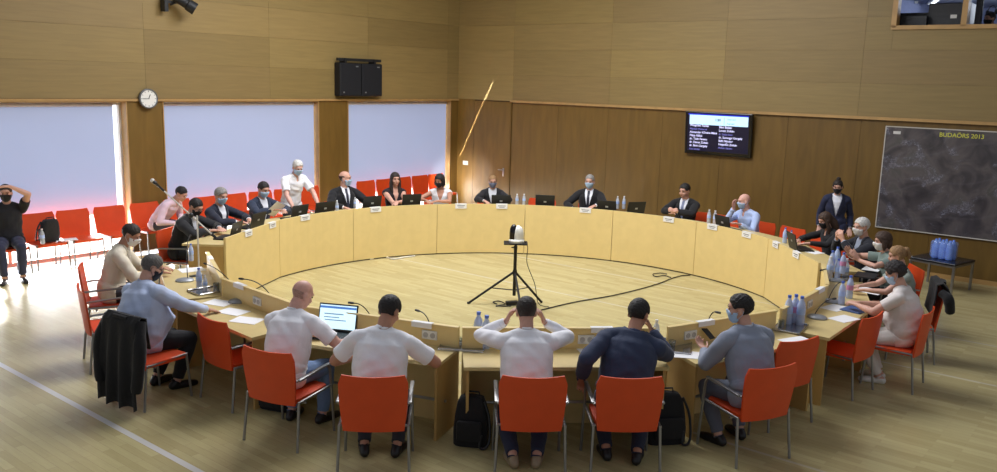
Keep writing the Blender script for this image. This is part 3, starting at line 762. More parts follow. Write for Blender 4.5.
    for k in (0, 1): piece('sandal' if sandals else 'shoe', V, N, F, isT('foot%d' % k) & (np.ones(len(F), bool) if not sandals else (FC[:,2] < .06)), .007, sm_, root)
    # hair
    style, hc = hair; hm = hairmat(hc); u, f, w_ = hf[:,0], hf[:,1], hf[:,2]; vu, vf, vw = hl_[:,0], hl_[:,1], hl_[:,2]
    nse = .003*np.sin(vu*160+vw*90)*np.sin(vf*140)+.002*np.sin(vw*260+vf*170)
    front = np.clip((f+.03)/.11, 0, 1); line = -.055+front*.133
    if style in ('receding',): line = -.055+front*.15+.02*(np.abs(u) > .03)*front
    line = line+.005*np.sin(u*150)+.004*np.sin(u*70+f*60)
    ear = (np.abs(u) > .062) & (w_ < .022) & (f > -.04) & (f < .02)
    if style in ('long','bob','bun','tied'): line = -.08+front*.145; ear = (np.abs(u) > .062) & (w_ < .022) & (f > -.01) if style in ('bun','tied') else np.zeros(len(F), bool)
    hs_sel = hd_ & (w_ > line) & ~ear & ~((f > .05) & (w_ < .052))
    hs_sel |= hd_ & (f < -.035) & (w_ > -.088) & (np.abs(u) < .06) if style not in ('bald','balding') else np.zeros(len(F), bool)
    th0 = {'short':.010,'receding':.009,'balding':.008,'bald':.002,'bob':.026,'long':.017,'bun':.012,'curly':.030,'tied':.014,'full':.015}[style]
    thick = th0*np.clip((vw+.09)/.09, .35, 1)*np.clip(1.25-.9*np.clip((vf-.03)/.08, 0, 1), .35, 1)+nse*(2.2 if style == 'curly' else (.8 if th0 > .005 else .1))
    if style == 'balding': hs_sel &= (w_ < .042) & (f < .012)
    if style == 'bald': hs_sel &= (w_ < .02) & (f < .0)
    piece('hair', V, N, F, hs_sel, thick, hm, root)
    ex = MB()
    if style == 'long':
        for s in (-1, 1): ex.tube([H(s*.066,.02,.05), H(s*.083,.015,-.04), H(s*.082,.012,-.12), H(s*.07,.035,-.22), H(s*.06,.05,-.29)], [.02*S,.026*S,.03*S,.028*S,.008*S], 10)
        ex.tube([H(0,-.085,.02), H(0,-.10,-.08), H(0,-.10,-.2), H(0,-.09,-.27)], [.05*S,.075*S,.07*S,.02*S], 12)
    if style == 'bob':
        for s in (-1, 1): ex.tube([H(s*.06,.03,.07), H(s*.086,.0,.0), H(s*.088,.0,-.07), H(s*.07,.012,-.115)], [.02*S,.03*S,.033*S,.012*S], 10)
        ex.ell(H(0,-.07,-.03), (.082*S,.055*S,.095*S), None, 14, 10, HM)
    if style == 'bun': ex.ell(H(0,-.055,.135), (.036*S,.036*S,.034*S), None, 12, 8)
    if style == 'tied': ex.ell(H(0,-.115,.055), (.042*S,.04*S,.042*S), None, 12, 8); ex.tube([H(0,-.12,.05), H(0,-.14,-.02), H(0,-.13,-.07)], [.03*S,.03*S,.006*S], 8)
    if style == 'curly':
        rg = random.Random(3)
        for i in range(46):
            a_ = rg.uniform(0, 6.28); b2 = rg.uniform(-.3, 1.4); d_ = (.082*math.cos(b2)*math.cos(a_), -.018+.10*math.cos(b2)*math.sin(a_), .035+.10*math.sin(b2))
            if d_[1] > .045: continue
            ex.ell(H(*d_), (.025*S,.025*S,.022*S), None, 8, 6)
    if ex.v: obj({'bun':'hair_bun','tied':'hair_knot','long':'hair_length','bob':'hair_length','curly':'hair_curls'}[style], ex, hm, root, True)
    # mask
    if mask:
        mk = hd_ & (f > .012) & (w_ < -.004-.25*np.abs(u)) & (w_ > -.112) & (np.abs(u) < .066) & (hn[:,1] > .05)
        mc = {'blue': (172,200,228), 'white': (232,232,230), 'black': (24,24,28), 'greyblue': (120,132,160)}[mask]
        bul = .006+(.016 if mask == 'white' else .004)*np.clip((vf-.05)/.06, 0, 1)*np.clip(1-np.abs(vu)/.05, 0, 1)
        mo = piece('face_mask', V, N, F, mk, bul, cloth('mask '+mask, mc, .08), root, None, 14)
        if mo:
            for s in (-1, 1): obj('ear_loop', MB().tube([H(s*.062,.03,-.03), H(s*.083,-.02,.012), H(s*.086,-.036,-.01), H(s*.083,-.025,-.035), H(s*.058,.03,-.09)], .0022, 5), cloth('mask '+mask, mc), mo)
    for s in (-1, 1):
        obj('eye', MB().ell(H(s*.031,.084,.006), (.0125*S,.006*S,.0065*S), None, 10, 6, HM), EYE, root, True)
        obj('eyebrow', MB().tube([H(s*.014,.094,.028), H(s*.032,.094,.033), H(s*.05,.082,.026)], [.003,.0042,.002], 6), hairmat(hc), root, True)
    if not mask: obj('mouth', MB().ell(H(0,.095,-.061), (.02*S,.006*S,.006*S), None, 10, 6, HM), mat('lips', (150,84,78), .5, 0, .05), root, True)
    if glasses:
        g = MB()
        for s in (-1, 1):
            g.tube([H(s*.032+.024*math.cos(a_), .104-.01*abs(math.cos(a_)), .004+.018*math.sin(a_)) for a_ in [k*math.pi/6 for k in range(12)]], .0022, 5, closed=True)
            g.tube([H(s*.057,.094,.008), H(s*.082,0,.012)], .0022, 5)
        g.tube([H(-.009,.106,.006), H(.009,.106,.006)], .0022, 5); obj('glasses', g, DARK, root)
    return root
NAVY, BLK, WHT, CREAM = (30,36,58), (17,17,22), (232,232,238), (226,216,196)
def seat_at(th, r=5.03): p = pol(th, r); return p.x, p.y, th+180

# ------------------------------------------------------------------ things on the walls
def text_mesh(txt, size, bold=0, align='LEFT'):
    cu = bpy.data.curves.new('t', 'FONT'); cu.body = txt; cu.size = size; cu.align_x = align; cu.offset = bold
    o = bpy.data.objects.new('t', cu); COL.objects.link(o); dg = bpy.context.evaluated_depsgraph_get(); dg.update()
    me = bpy.data.meshes.new_from_object(o.evaluated_get(dg)); bpy.data.objects.remove(o); return me
def text(name, txt, size, m, parent, x, z, d, bold=0, align='LEFT', flip=True):
    """upright text on a wall whose local x runs to the viewer's right when flip is set off"""
    me = text_mesh(txt, size, bold, align); me.materials.clear(); me.materials.append(m); o = bpy.data.objects.new(name, me); COL.objects.link(o); o.parent = parent
    # wall frames: x along wall, y into the room; text x must run so it reads from the room
    o.matrix_local = Matrix.Translation((x, d, z)) @ (Matrix(((-1,0,0,0),(0,0,1,0),(0,1,0,0),(0,0,0,1))) if flip else Matrix(((1,0,0,0),(0,0,1,0),(0,1,0,0),(0,0,0,1))))
    return o
# on the right wall t grows to the viewer's right; MR is left-handed there, so use a proper frame: x to the right, y out of the wall, z up -> mirrored text avoided by writing x as is
def wall_right_frame(t, z, d):
    """x along the wall to the viewer's right, y up, z out of the wall"""
    p = rw(t, z, d); return Matrix(((TR.x, 0, -NR.x, p.x), (TR.y, 0, -NR.y, p.y), (0, 1, 0, p.z), (0,0,0,1)))
def wall_left_frame(t, z, d):
    p = lw(t, z, d); return Matrix(((-TL.x, 0, -NL.x, p.x), (-TL.y, 0, -NL.y, p.y), (0, 1, 0, p.z), (0,0,0,1)))
def framed(name, label, cat, M, group=None):
    o = thing(name, label, cat, group=group); o.matrix_world = M; return o
def ftext(name, txt, size, m, parent, x, y, z, bold=0, align='LEFT'):
    me = text_mesh(txt, size, bold, align); me.materials.clear(); me.materials.append(m)
    o = bpy.data.objects.new(name, me); COL.objects.link(o); o.parent = parent; o.location = (x, y, z); return o

# television with the list of speakers
tv = framed('television', 'flat black television on the wood wall showing two columns of white names', 'television', wall_right_frame(7.03, 2.245, .09))
tv.matrix_world = tv.matrix_world @ Matrix.Rotation(R(4), 4, 'X')
obj('screen_frame', MB().rbox((0,0,0), (1.42,.86,.07), .015), mat('gloss black', (12,12,15), .2, 0, .02), tv)
obj('display', MB().box((0,.012,.036), (1.30,.74,.004)), mat('display dark', (10,10,38), .3, 0, .1, emit=.5), tv)
hb = mat('display light band', (176,212,236), .4, 0, .02, emit=.85); obj('header_band', MB().box((.01,.27,.0395), (1.24,.19,.003)), hb, tv)
obj('title_band', MB().box((0,.378,.0395), (1.28,.026,.003)), mat('display blue band', (20,30,170), .4, 0, .02, emit=.9), tv)
wt = mat('display letters', (206,206,246), .4, 0, 0, emit=.75); dm = mat('display dim letters', (120,120,200), .4, 0, 0, emit=.9); dk = mat('display dark letters', (40,50,80), .4, 0, 0)
ftext('header_text', '1:20', .07, dk, tv, -.06, .26, .043, .002); ftext('header_text', 'Napirend', .045, dk, tv, .2, .29, .043); ftext('header_text', 'Felszólal', .045, dk, tv, .2, .205, .043)
obj('header_rule', MB().box((.135,.26,.0415), (.006,.15,.002)), dk, tv)
colL = [('Wmgrünt Tamás', 0), ('Alpolgár Mesterné', 1), ('Alexander Kőváris Máté', 0), ('Filipp Ildikó', 0), ('dr. Tóth Ferenc', 0), ('dr. Dancs Zoltán', 0), ('dr. Biró Gergely', 0), ('Kiss Sándor', 1)]
colR = [('Béni Balázs', 0), ('Lovati Zoltán', 0), ('dr. Szalai Ilona', 1), ('dr. Somogyi Gergely', 0), ('Stift Nándor', 0), ('Hegedűs Zoltán', 0), ('Molnár Sándor', 1)]
for cx_, col, y0 in ((-.6, colL, .135), (.03, colR, .125)):
    for i, (tx, d_) in enumerate(col): ftext('name_line', tx, .06 if not d_ else .05, dm if d_ else wt, tv, cx_, y0-.068*i, .0385, .0012 if not d_ else 0)
obj('wall_bracket', MB().box((0,0,-.06), (.3,.3,.06)), DARK, tv)
# aerial map
MAPM = bpy.data.materials.new('aerial map print'); MAPM.use_nodes = True; nt = MAPM.node_tree; b = nt.nodes['Principled BSDF']
tc = nt.nodes.new('ShaderNodeTexCoord')
def noise_n(sc, det, dist=0):
    n = nt.nodes.new('ShaderNodeTexNoise'); n.inputs['Scale'].default_value = sc; n.inputs['Detail'].default_value = det; n.inputs['Distortion'].default_value = dist; nt.links.new(tc.outputs['Object'], n.inputs['Vector']); return n
def ramp(src, stops):
    r = nt.nodes.new('ShaderNodeValToRGB'); e = r.color_ramp.elements
    e[0].position, e[1].position = stops[0][0], stops[-1][0]; e[0].color = lin(stops[0][1])+(1,); e[1].color = lin(stops[-1][1])+(1,)
    for p_, c_ in stops[1:-1]: q = e.new(p_); q.color = lin(c_)+(1,)
    nt.links.new(src, r.inputs['Fac']); return r.outputs['Color']
base = ramp(noise_n(2.6, 8, .8).outputs['Fac'], [(.3,(46,43,50)), (.45,(72,68,72)), (.56,(92,86,88)), (.68,(76,76,74)), (.8,(108,102,104))])
vor = noise_n(26, 6, 1.5)
town = ramp(vor.outputs['Fac'], [(.38,(70,68,78)), (.55,(112,112,126)), (.7,(176,178,196))])
mk = ramp(noise_n(2.1, 4, 1.2).outputs['Fac'], [(.52,(0,0,0)), (.62,(200,200,200))])
mx = nt.nodes.new('ShaderNodeMix'); mx.data_type = 'RGBA'; nt.links.new(mk, mx.inputs[0]); nt.links.new(base, mx.inputs[6]); nt.links.new(town, mx.inputs[7])
# roads
wv = nt.nodes.new('ShaderNodeTexWave'); wv.inputs['Scale'].default_value = .55; wv.inputs['Distortion'].default_value = 5; wv.inputs['Detail'].default_value = 2; wv.inputs['Detail Scale'].default_value = .8
mp = nt.nodes.new('ShaderNodeMapping'); mp.inputs['Rotation'].default_value = (0,0,R(70)); nt.links.new(tc.outputs['Object'], mp.inputs[0]); nt.links.new(mp.outputs[0], wv.inputs['Vector'])
rd = ramp(wv.outputs['Fac'], [(.0,(90,90,90)), (.02,(0,0,0)), (1,(0,0,0))])
m2 = nt.nodes.new('ShaderNodeMix'); m2.data_type = 'RGBA'; nt.links.new(rd, m2.inputs[0]); nt.links.new(mx.outputs[2], m2.inputs[6]); m2.inputs[7].default_value = lin((120,118,128))+(1,)
nt.links.new(m2.outputs[2], b.inputs['Base Color']); b.inputs['Roughness'].default_value = .35; b.inputs['Emission Strength'].default_value = 0
MW = 2.36
mpo = framed('wall_map', 'large dark aerial map with a yellow title hanging on the wood wall', 'map', wall_right_frame(10.17+MW/2, 1.67, .03))
obj('map_print', MB().box((0,0,.004), (MW,1.79,.02)), MAPM, mpo)
mb = MB(); wf = mat('map edge', (196,192,184), .5)
for y in (-.9,.9): mb.box((0,y,.008), (MW+.03,.016,.024))
for x in (-MW/2-.008, MW/2+.008): mb.box((x,0,.008), (.016,1.8,.024))
obj('border', mb, wf, mpo)
ftext('title_text', 'BUDAÖRS 2013', .1, mat('map title ink', (190,190,70), .5, 0, .02, emit=.12), mpo, .02, .775, .0155, .001, 'CENTER')
obj('corner_legend', MB().box((-MW/2+.18,.80,.0155), (.12,.05,.002)), mat('map legend white', (208,208,206), .5), mpo)
obj('scale_line', MB().box((.9,-.77,.0155), (.3,.006,.002)), mat('map legend white', (0,0,0)), mpo)
# clock showing a quarter to one
ck = framed('wall_clock', 'round white clock with thin dark rim on the wood pillar between two windows', 'clock', wall_left_frame(8.25, 2.70, .05))
mb = MB(); mb.lathe([(.001,0),(.172,0),(.172,.04),(.152,.045),(.15,.03),(.001,.03)], 40); obj('case', mb, mat('clock rim', (96,98,100), .4), ck, True)
mb = MB(); mb.lathe([(.001,.031),(.150,.031),(.150,.033),(.001,.033)], 40); obj('dial', mb, mat('clock face', (236,236,232), .5, 0, .01), ck, False)
mb = MB()
for i in range(12):
    a_ = i*math.pi/6; ln = .03 if i % 3 == 0 else .018; mb.box((math.sin(a_)*.128, math.cos(a_)*.128, .0345), (.008, ln, .002), rot=(0,0,-a_))
obj('hour_marks', mb, DARK, ck)
def hand(nm, a_, L, w_, z): obj(nm, MB().box((math.sin(a_)*L*.42, math.cos(a_)*L*.42, z), (w_, L, .003), rot=(0,0,-a_)), DARK, ck)
hand('hour_hand', R(22.5), .085, .012, .037); hand('minute_hand', R(270), .12, .009, .040)
# two loudspeakers and their rail
spk = mat('speaker black', (14,15,20), .6, 0, .1)
for i, t in enumerate((3.70, 3.08)):
    s_ = framed('loudspeaker', ('left of the two black loudspeakers high on the wood wall' , 'right of the two black loudspeakers high on the wood wall')[i], 'loudspeaker', wall_left_frame(t, 3.11, .11), 'black loudspeakers on the wall')
    obj('cabinet', MB().rbox((0,0,0), (.60,.70,.19), .02), spk, s_)
    obj('grille', MB().rbox((0,0,.098), (.56,.66,.012), .004), mat('speaker grille', (18,20,28), .8, 0, .2, 80), s_)
    obj('badge', MB().box((.17,.28,.1055), (.07,.025,.003)), mat('badge grey', (130,134,140), .4, .5), s_); obj('foot_logo', MB().box((-.2,-.27,.1055), (.04,.03,.003)), mat('badge grey', (0,0,0)), s_)
s_ = framed('speaker_rail', 'dark metal rail above the pair of loudspeakers', 'rail', wall_left_frame(3.41, 3.53, .1))
obj('bar', MB().box((0,0,.05), (1.24,.06,.06)), DARK, s_)
for x in (-.42,.42): obj('bracket', MB().box((x,-.03,0), (.05,.12,.2)), DARK, s_)
# stage light
s_ = framed('spotlight', 'black stage spotlight on a bracket near the top of the window wall', 'spotlight', wall_left_frame(7.70, 4.30, .0))
obj('bracket', MB().box((-.20,.02,.12), (.07,.22,.14)).box((-.08,.08,.14), (.2,.05,.06)), DARK, s_)
Rm = Matrix.Translation((.07,.10,.26)) @ Vector((.74,-.52,.42)).to_track_quat('Z', 'Y').to_matrix().to_4x4()
mb = MB(); mb.lathe([(.001,-.22),(.075,-.22),(.085,-.1),(.085,.08),(.105,.1),(.11,.24),(.095,.24),(.09,.12),(.001,.12)], 20, Rm); obj('lamp_body', mb, DARK, s_, True)
obj('yoke', MB().tube([(-.1,.03,.14),(-.02,.06,.14),(.04,.1,.14),(.06,.1,.24)], .014, 6), DARK, s_)
# sign and outlet
s_ = framed('door_sign', 'small white sign on the wood wall left of the door', 'sign', wall_right_frame(.30, 1.12, .012)); obj('plate', MB().box((0,0,.004), (.17,.10,.008)), PLA, s_)
s_ = framed('wall_outlet', 'white wall socket low on the wood wall left of the black side table', 'outlet', wall_right_frame(10.82, .28, .01)); obj('plate', MB().rbox((0,0,.006), (.09,.09,.014), .005), PLA, s_)
mb = MB(); mb.lathe([(.001,.013),(.028,.013),(.028,.016),(.02,.016),(.018,.0135)], 14); obj('socket', mb, mat('socket grey', (0,0,0)), s_, True)
# booth contents
def bth(name, label, cat, t, d, z): o = thing(name, label, cat); o.matrix_world = MR @ Matrix.Translation((t, -d, z)); return o
tk = mat('tube glow', (236,244,255), .5, 0, 0, emit=3)
def on_wall(px, py, d):
    q = fwd+crt*((px-498.5)/FPX)-cup*((py-236)/FPX); n = Vector((NR.x, NR.y, 0)); o_ = NR.dot(K)-d; t = o_/(n.dot(q)); return Vector((q.x*t, q.y*t, q.z*t+CAM_H))
for i, (px, py) in enumerate(((911,6),(934,2))):
    q = at(px, py, 4.95); o = thing('ceiling_light', ('left strip light on the booth ceiling', 'right strip light on the booth ceiling')[i], 'light', (q.x, q.y, 4.99), R(-20)); obj('housing', MB().box((0,0,-.02), (.14,1.3,.04)), PLA, o); obj('tube', MB().tube([(0,-.6,-.055),(0,.6,-.055)], .02, 8), tk, o, True)
rkm = mat('rack black', (22,23,28), .5)
o = bth('equipment_rack', 'black equipment rack behind the left booth window pane', 'rack', 10.86, .7, 3.3); obj('cabinet', MB().rbox((0,0,.70), (.66,.6,1.40), .02), rkm, o)
obj('label', MB().box((.08,.302,1.17), (.10,.004,.06)), PLA, o); obj('front_panel', MB().box((0,.301,.9), (.5,.004,.5)).box((0,.301,1.22), (.5,.004,.04)), DARK, o)
o = bth('mixing_desk', 'low black mixing console behind the left booth window pane', 'mixer', 10.27, .55, 3.3); obj('console', MB().prism([(-.28,-.3),(.28,-.3),(.28,.3),(-.28,.3)], 0, 1.18), rkm, o); obj('meter_bridge', MB().box((0,-.2,1.22), (.54,.12,.1)), DARK, o)
o = bth('monitor', 'dark screen edge-on beside the booth mullion', 'monitor', 11.34, .3, 3.3); obj('screen', MB().rbox((0,0,1.22), (.1,.12,.5), .02), rkm, o); obj('stand', MB().box((0,0,.5), (.1,.1,1.0)), rkm, o)

# ------------------------------------------------------------------ things on the desks
def table_z(p):
    th = math.degrees(math.atan2(p.x-CX, p.y-CY)); return WZ if -91 < th < 98 else LZ
def put(px, py, dz=0):
    p = at(px, py, LZ+dz); z = table_z(p); p = at(px, py, z+dz); return Vector((p.x, p.y, z))
def ang(p): return math.degrees(math.atan2(p.x-CX, p.y-CY))
# name cards over the panel edge
CARD = mat('white card', (232,232,232), .7, 0, .02); INK = mat('card print', (110,112,120), .7, 0, 0)
cards = [(242,233,'leftmost name card on the tall desks, before the grey-haired man'),(271,225,'name card before the man reading a paper'),(306,218,'name card before the standing man with white hair'),(377,210,'name card before the woman in a black top'),
 (461.5,206.6,'name card right of the woman in a white top'),(502,207,'name card before the fair-haired person in a black jacket'),(583.7,211.4,'name card before the grey-haired man with a light blue mask'),(667,220,'name card before the dark-haired man with clasped hands'),
 (714,227,'name card right of the man with clasped hands, under two bottles'),(746.5,235,'name card before the bald man in a light blue shirt'),(778.6,244.8,'name card right of the bald man in light blue'),(801.5,255,'rightmost name card on the tall desks, before the seated woman in black')]
src = None
for px, py, l in cards:
    th = ang(at(px, py, .89)); p = pol(th, RI-.006); p.z = HZ
    if 73.5 < th < 98 or th < -67: # straight end panels
        t0, t1 = (73.2, 98) if th > 0 else (-90, -66.6); h_ = (t1-t0)/2; p = pol(th, RI*math.cos(R(h_))/math.cos(R(th-(t0+t1)/2))-.006); p.z = HZ
        rz = heading((t0+t1)/2)
    else: rz = heading(th)
    if src is None:
        o = src = thing('name_card', l, 'name card', p, rz, 'name cards on the tall desks')
        mb = MB(); mb.box((0,.004,-.04), (.21,.003,.085)).box((0,-.02,.004), (.21,.055,.003)); obj('card', mb, CARD, o)
        obj('printed_lines', MB().box((0,.0062,-.03), (.14,.001,.012)).box((0,.0062,-.056), (.10,.001,.008)), INK, o)
    else: dup(src, p, rz, l)
# name plates standing on the low desks' upstands
low_cards = [(206,258,'white name card on the low upstand before the man in a cream jacket',-115),(241,284,'white name card on the low upstand before the large man in light blue',-136.6),(425,321,'white name card on the low upstand before the man in white short sleeves',-159),(600,325,'white name card on the low upstand before the man touching his ears',174.5),(703,320,'white name card on the low upstand before the man in the grey suit',150),(824,289,'white name card on the low upstand before the woman with dark curly hair',128)]
for px, py, l, tm in low_cards:
    p = at(px, py, HZ+.014); n = Vector((math.sin(R(tm)), math.cos(R(tm)))); cc = Vector((CX, CY)); half = {-115:10.8,-136.6:10.8,-159:11.3,174.5:12.6,150:10.35,128:10.4}[tm]
    rr = (RI+.02)*math.cos(R(half)); dd_ = (Vector((p.x,p.y))-cc).dot(n); p2 = Vector((p.x,p.y))+n*(rr+.018-dd_)
    o = thing('name_card', l, 'name card', (p2.x, p2.y, HZ+.0135), heading(tm), 'name cards on the low desks')
    mb = MB(); mb.box((0,.0,.0035), (.21,.05,.003)).box((0,-.0275,-.02), (.21,.003,.05)); obj('card', mb, CARD, o)
# laptops
LAPB = mat('laptop shell', (34,36,40), .4, .2, .05); KEYS = mat('laptop keys', (18,18,20), .6, 0, .1); LCD = mat('laptop screen lit', (196,226,240), .3, 0, .02, emit=1.0); LCD0 = mat('laptop screen glow', (90,104,120), .3, 0, .1, emit=.25); LOGO = mat('lid badge', (180,184,188), .4, .4)
def laptop(p, rz, label, w=.36, tilt=14, lit=False, big=0):
    o = thing('laptop', label, 'laptop', p, rz, 'open laptops on the desks'); d = .25; h = .235+big
    obj('keyboard_base', MB().rbox((0,0,.012), (w,d,.022), .006), LAPB, o); obj('keys', MB().box((0,-.01,.0238), (w*.88,d*.5,.002)), KEYS, o)
    T = Matrix.Translation((0,d/2,.022)) @ Matrix.Rotation(R(-tilt), 4, 'X')
    sc = obj('lid', MB().rbox((0,.0,h/2), (w,.014,h), .006, T), LAPB, o)
    obj('display', MB().box((0,-.0085,h/2+.004), (w*.93,.003,h*.86), T), LCD if lit else LCD0, sc)
    obj('lid_badge', MB().box((0,.0085,h*.5), (.05,.002,.03), T), LOGO, sc)
    if lit:
        obj('window_bar', MB().box((0,-.0108,h*.86), (w*.93,.001,.022), T), mat('laptop bar', (74,120,190), .4, 0, 0, emit=.7), sc)
        obj('page_lines', MB().box((-.04,-.0108,h*.62), (w*.5,.001,.012), T).box((-.06,-.0108,h*.5), (w*.4,.001,.01), T).box((-.02,-.0108,h*.4), (w*.55,.001,.01), T), mat('laptop lines', (120,150,180), .4, 0, 0, emit=.5), sc)
    return o
def far_laptop(px, label, r=4.34, turn=0, py=206, **k):
    th = ang(at(px, py, .98)); p = pol(th, r); p.z = WZ; laptop(p, heading(th)+R(turn), label, **k)
p = put(219, 240); laptop(Vector((-3.93, 12.13, WZ)), heading(-83), 'black laptop before the man in a dark suit under the microphone boom')
far_laptop(257, 'black laptop before the man reading a paper', py=219); far_laptop(299, 'black laptop before the standing man', py=211)
far_laptop(327, 'wide black laptop between the standing man and the balding man', w=.42, py=208); far_laptop(371, 'dark laptop left of the woman in a black top', py=203, big=.03); far_laptop(411, 'dark laptop right of the woman in a black top', py=201, big=.03)
far_laptop(502, 'black laptop before the fair-haired person in a black jacket', py=203); far_laptop(545, 'lone black laptop before the empty red chair in the middle of the far side', py=202, big=.03)
far_laptop(612, 'black laptop before the grey-haired man with a light blue mask', py=204); far_laptop(636, 'black laptop turned sideways, right of the grey-haired man', turn=50, py=206, big=.02)
far_laptop(743, 'black laptop before the bald man in a light blue shirt', py=220, turn=-8); far_laptop(800, 'black laptop before the seated woman in black', py=240, turn=-10)
hq = at(336.5, 333, .74); laptop(Vector((hq.x-.125*math.sin(R(12)), hq.y-.125*math.cos(R(12)), LZ)), hd(12), 'open laptop with a lit white and blue screen before the bald man in white', .40, 16, True, .03)
# papers
PAP = mat('paper', (240,240,242), .8, 0, .01)
def paper(px, py, turn, label, s=(.21,.297), name='paper_sheet', m=PAP, t=.004, cat='paper', group='paper sheets on the desks', p=None):
    p = p or put(px, py); o = obj(name, MB().box((0,0,t/2+.0005), (s[0],s[1],t)), m); o.location = p; o.rotation_euler = (0,0,heading(ang(p))+R(turn)); tag(o, label, cat, group); return o
paper(219,303,-62,'white sheet by the hands of the large man in light blue, topmost of three'); paper(233,312,-70,'white sheet before the empty red chair, middle of three on the left low desk'); paper(247,320.5,-66,'white sheet nearest the bald man in white, lowest of three on the left low desk')
paper(192,270,20,'white sheets before the man in a cream jacket',(.24,.3)); paper(592,353,5,'white sheet between the man in white and the man in navy'); paper(687,355,60,'white sheet under the arm of the man in grey'); paper(797,341,80,'white sheet before the empty chair right of the man in grey',(.21,.32))
paper(844,319,70,'front white sheet before the woman with curly hair'); paper(835,308,70,'white sheet behind the folder of the woman with curly hair'); paper(870,291,60,'open white sheets beside the hands of the woman with curly hair',(.32,.3)); paper(872,269,60,'white sheet on the dark folder before the brown-haired woman')
paper(812,252,20,'white sheets before the seated woman in black',(.3,.21)); paper(338,202,0,'small white sheet before the balding man',(.15,.2)); paper(430,201,10,'white sheets under the hands of the woman in a white top',(.3,.2))
BLUEF = mat('blue folder', (70,96,150), .5); paper(856,310,72,'blue folder before the woman with dark curly hair',(.23,.32),'folder',BLUEF,.014,'folder',None)
paper(866,276,70,'dark folder before the brown-haired woman raising her hands',(.25,.33),'folder',mat('black folder', (28,28,34), .5),.016,'folder',None)
# held sheet of the reading man
p = pol(-59.5, 4.58); o = obj('paper_sheet', MB().box((0,0,0), (.21,.003,.29)), PAP); o.location = (p.x, p.y, .99); o.rotation_euler = (R(-40), R(-25), heading(-59)); tag(o, 'tilted white sheet held by the man reading', 'paper')
# phones, pouch
def phone(px, py, turn, label, p=None): p = p or put(px, py); o = obj('mobile_phone', MB().rbox((0,0,.006), (.075,.15,.01), .006), DARK); o.location = p; o.rotation_euler = (0,0,heading(ang(p))+R(turn)); tag(o, label, 'phone')
phone(688,341,60,'black phone on the desk left of the man in grey'); phone(196,276,30,'dark phone before the man in a cream jacket'); phone(846,277,40,'dark phone among the bottles at the right')
o = obj('mobile_phone', MB().rbox((0,0,0), (.075,.15,.01), .006), DARK); o.location = at(708, 333, .835); o.rotation_euler = (R(35),0,hd(-40)); tag(o, 'phone held tilted in the left hand of the man in grey', 'phone')
# microphones
def mic(px, py, tip, tz, label):
    p = put(px, py); q = at(tip[0], tip[1], tz); rz = heading(ang(p)); o = thing('desk_microphone', label, 'microphone', p, rz, 'gooseneck microphones on the low desks')
    mb = MB(); mb.lathe([(.001,0),(.085,0),(.088,.012),(.074,.028),(.034,.038),(.001,.039)], 20, Matrix.Diagonal((1,1.25,1,1))); obj('base', mb, mat('microphone base', (150,154,160), .4, .3), o, True)
    Li = Matrix.Rotation(-rz, 4, 'Z') @ (q-p); pts = []
    for i in range(11):
        t = i/10; a_ = Vector((0,.03,.03)); c_ = Vector((Li.x*.25, Li.y*.25, Li.z*1.05)); pts.append(a_*(1-t)**2+c_*2*t*(1-t)+Li*t*t)
    obj('gooseneck', MB().tube(pts, .0055, 6), DARK, o, True)
    dr = (pts[-1]-pts[-2]).normalized(); obj('capsule', MB().tube([pts[-1]-dr*.01, pts[-1]+dr*.012, pts[-1]+dr*.05], [.009,.013,.011], 8), DARK, o, True); return o
mic(238,302,(206,264),1.02,'desk microphone on the left low desk above three white sheets'); mic(185,281,(190,236),1.18,'desk microphone before the man in a cream jacket'); mic(272,306,(243,279),1.0,'desk microphone left of the bald man in white, its base behind him')
mic(373,331,(353,303),1.0,'desk microphone behind the lit laptop'); mic(431,337,(419,311),.96,'desk microphone right of the man in white short sleeves'); mic(707,334,(716,312),.98,'desk microphone before the man in the grey suit')
mic(817,318,(833,299),.92,'desk microphone at the right low desk before two white sheets'); mic(831,302,(842,282),.96,'desk microphone behind the blue folder'); mic(836,281,(822,270),.95,'desk microphone among the bottles at the right end')
# trays, bottles, glasses
SILV = mat('polished tray', (190,190,192), .18, .95, .02)
def tray(px, py, turn, label):
    p = put(px, py); o = obj('tray', MB().rbox((0,0,.005), (.42,.29,.008), .003).tube([(-.19,-.14,.014),(.19,-.14,.014),(.21,-.12,.014),(.21,.12,.014),(.19,.14,.014),(-.19,.14,.014),(-.21,.12,.014),(-.21,-.12,.014)], .008, 6, closed=True), SILV); o.location = p; o.rotation_euler = (0,0,heading(ang(p))+R(turn)); tag(o, label, 'tray', 'silver trays on the low desks'); return p
PET = mat('blue water bottle', (196,212,246), .15, 0, .05, trans=.0, alpha=.8); PETP = mat('clear bottle', (214,220,230), .12, 0, .05, trans=0, alpha=.6); CAPB = mat('blue cap', (80,112,206), .5); CAPW = mat('white cap', (226,226,230), .5); LAB = mat('bottle label', (168,194,240), .5); LABP = mat('pink label', (206,140,180), .5); GLS = mat('drinking glass', (220,226,230), .05, 0, .02, trans=.9)
BT = {}
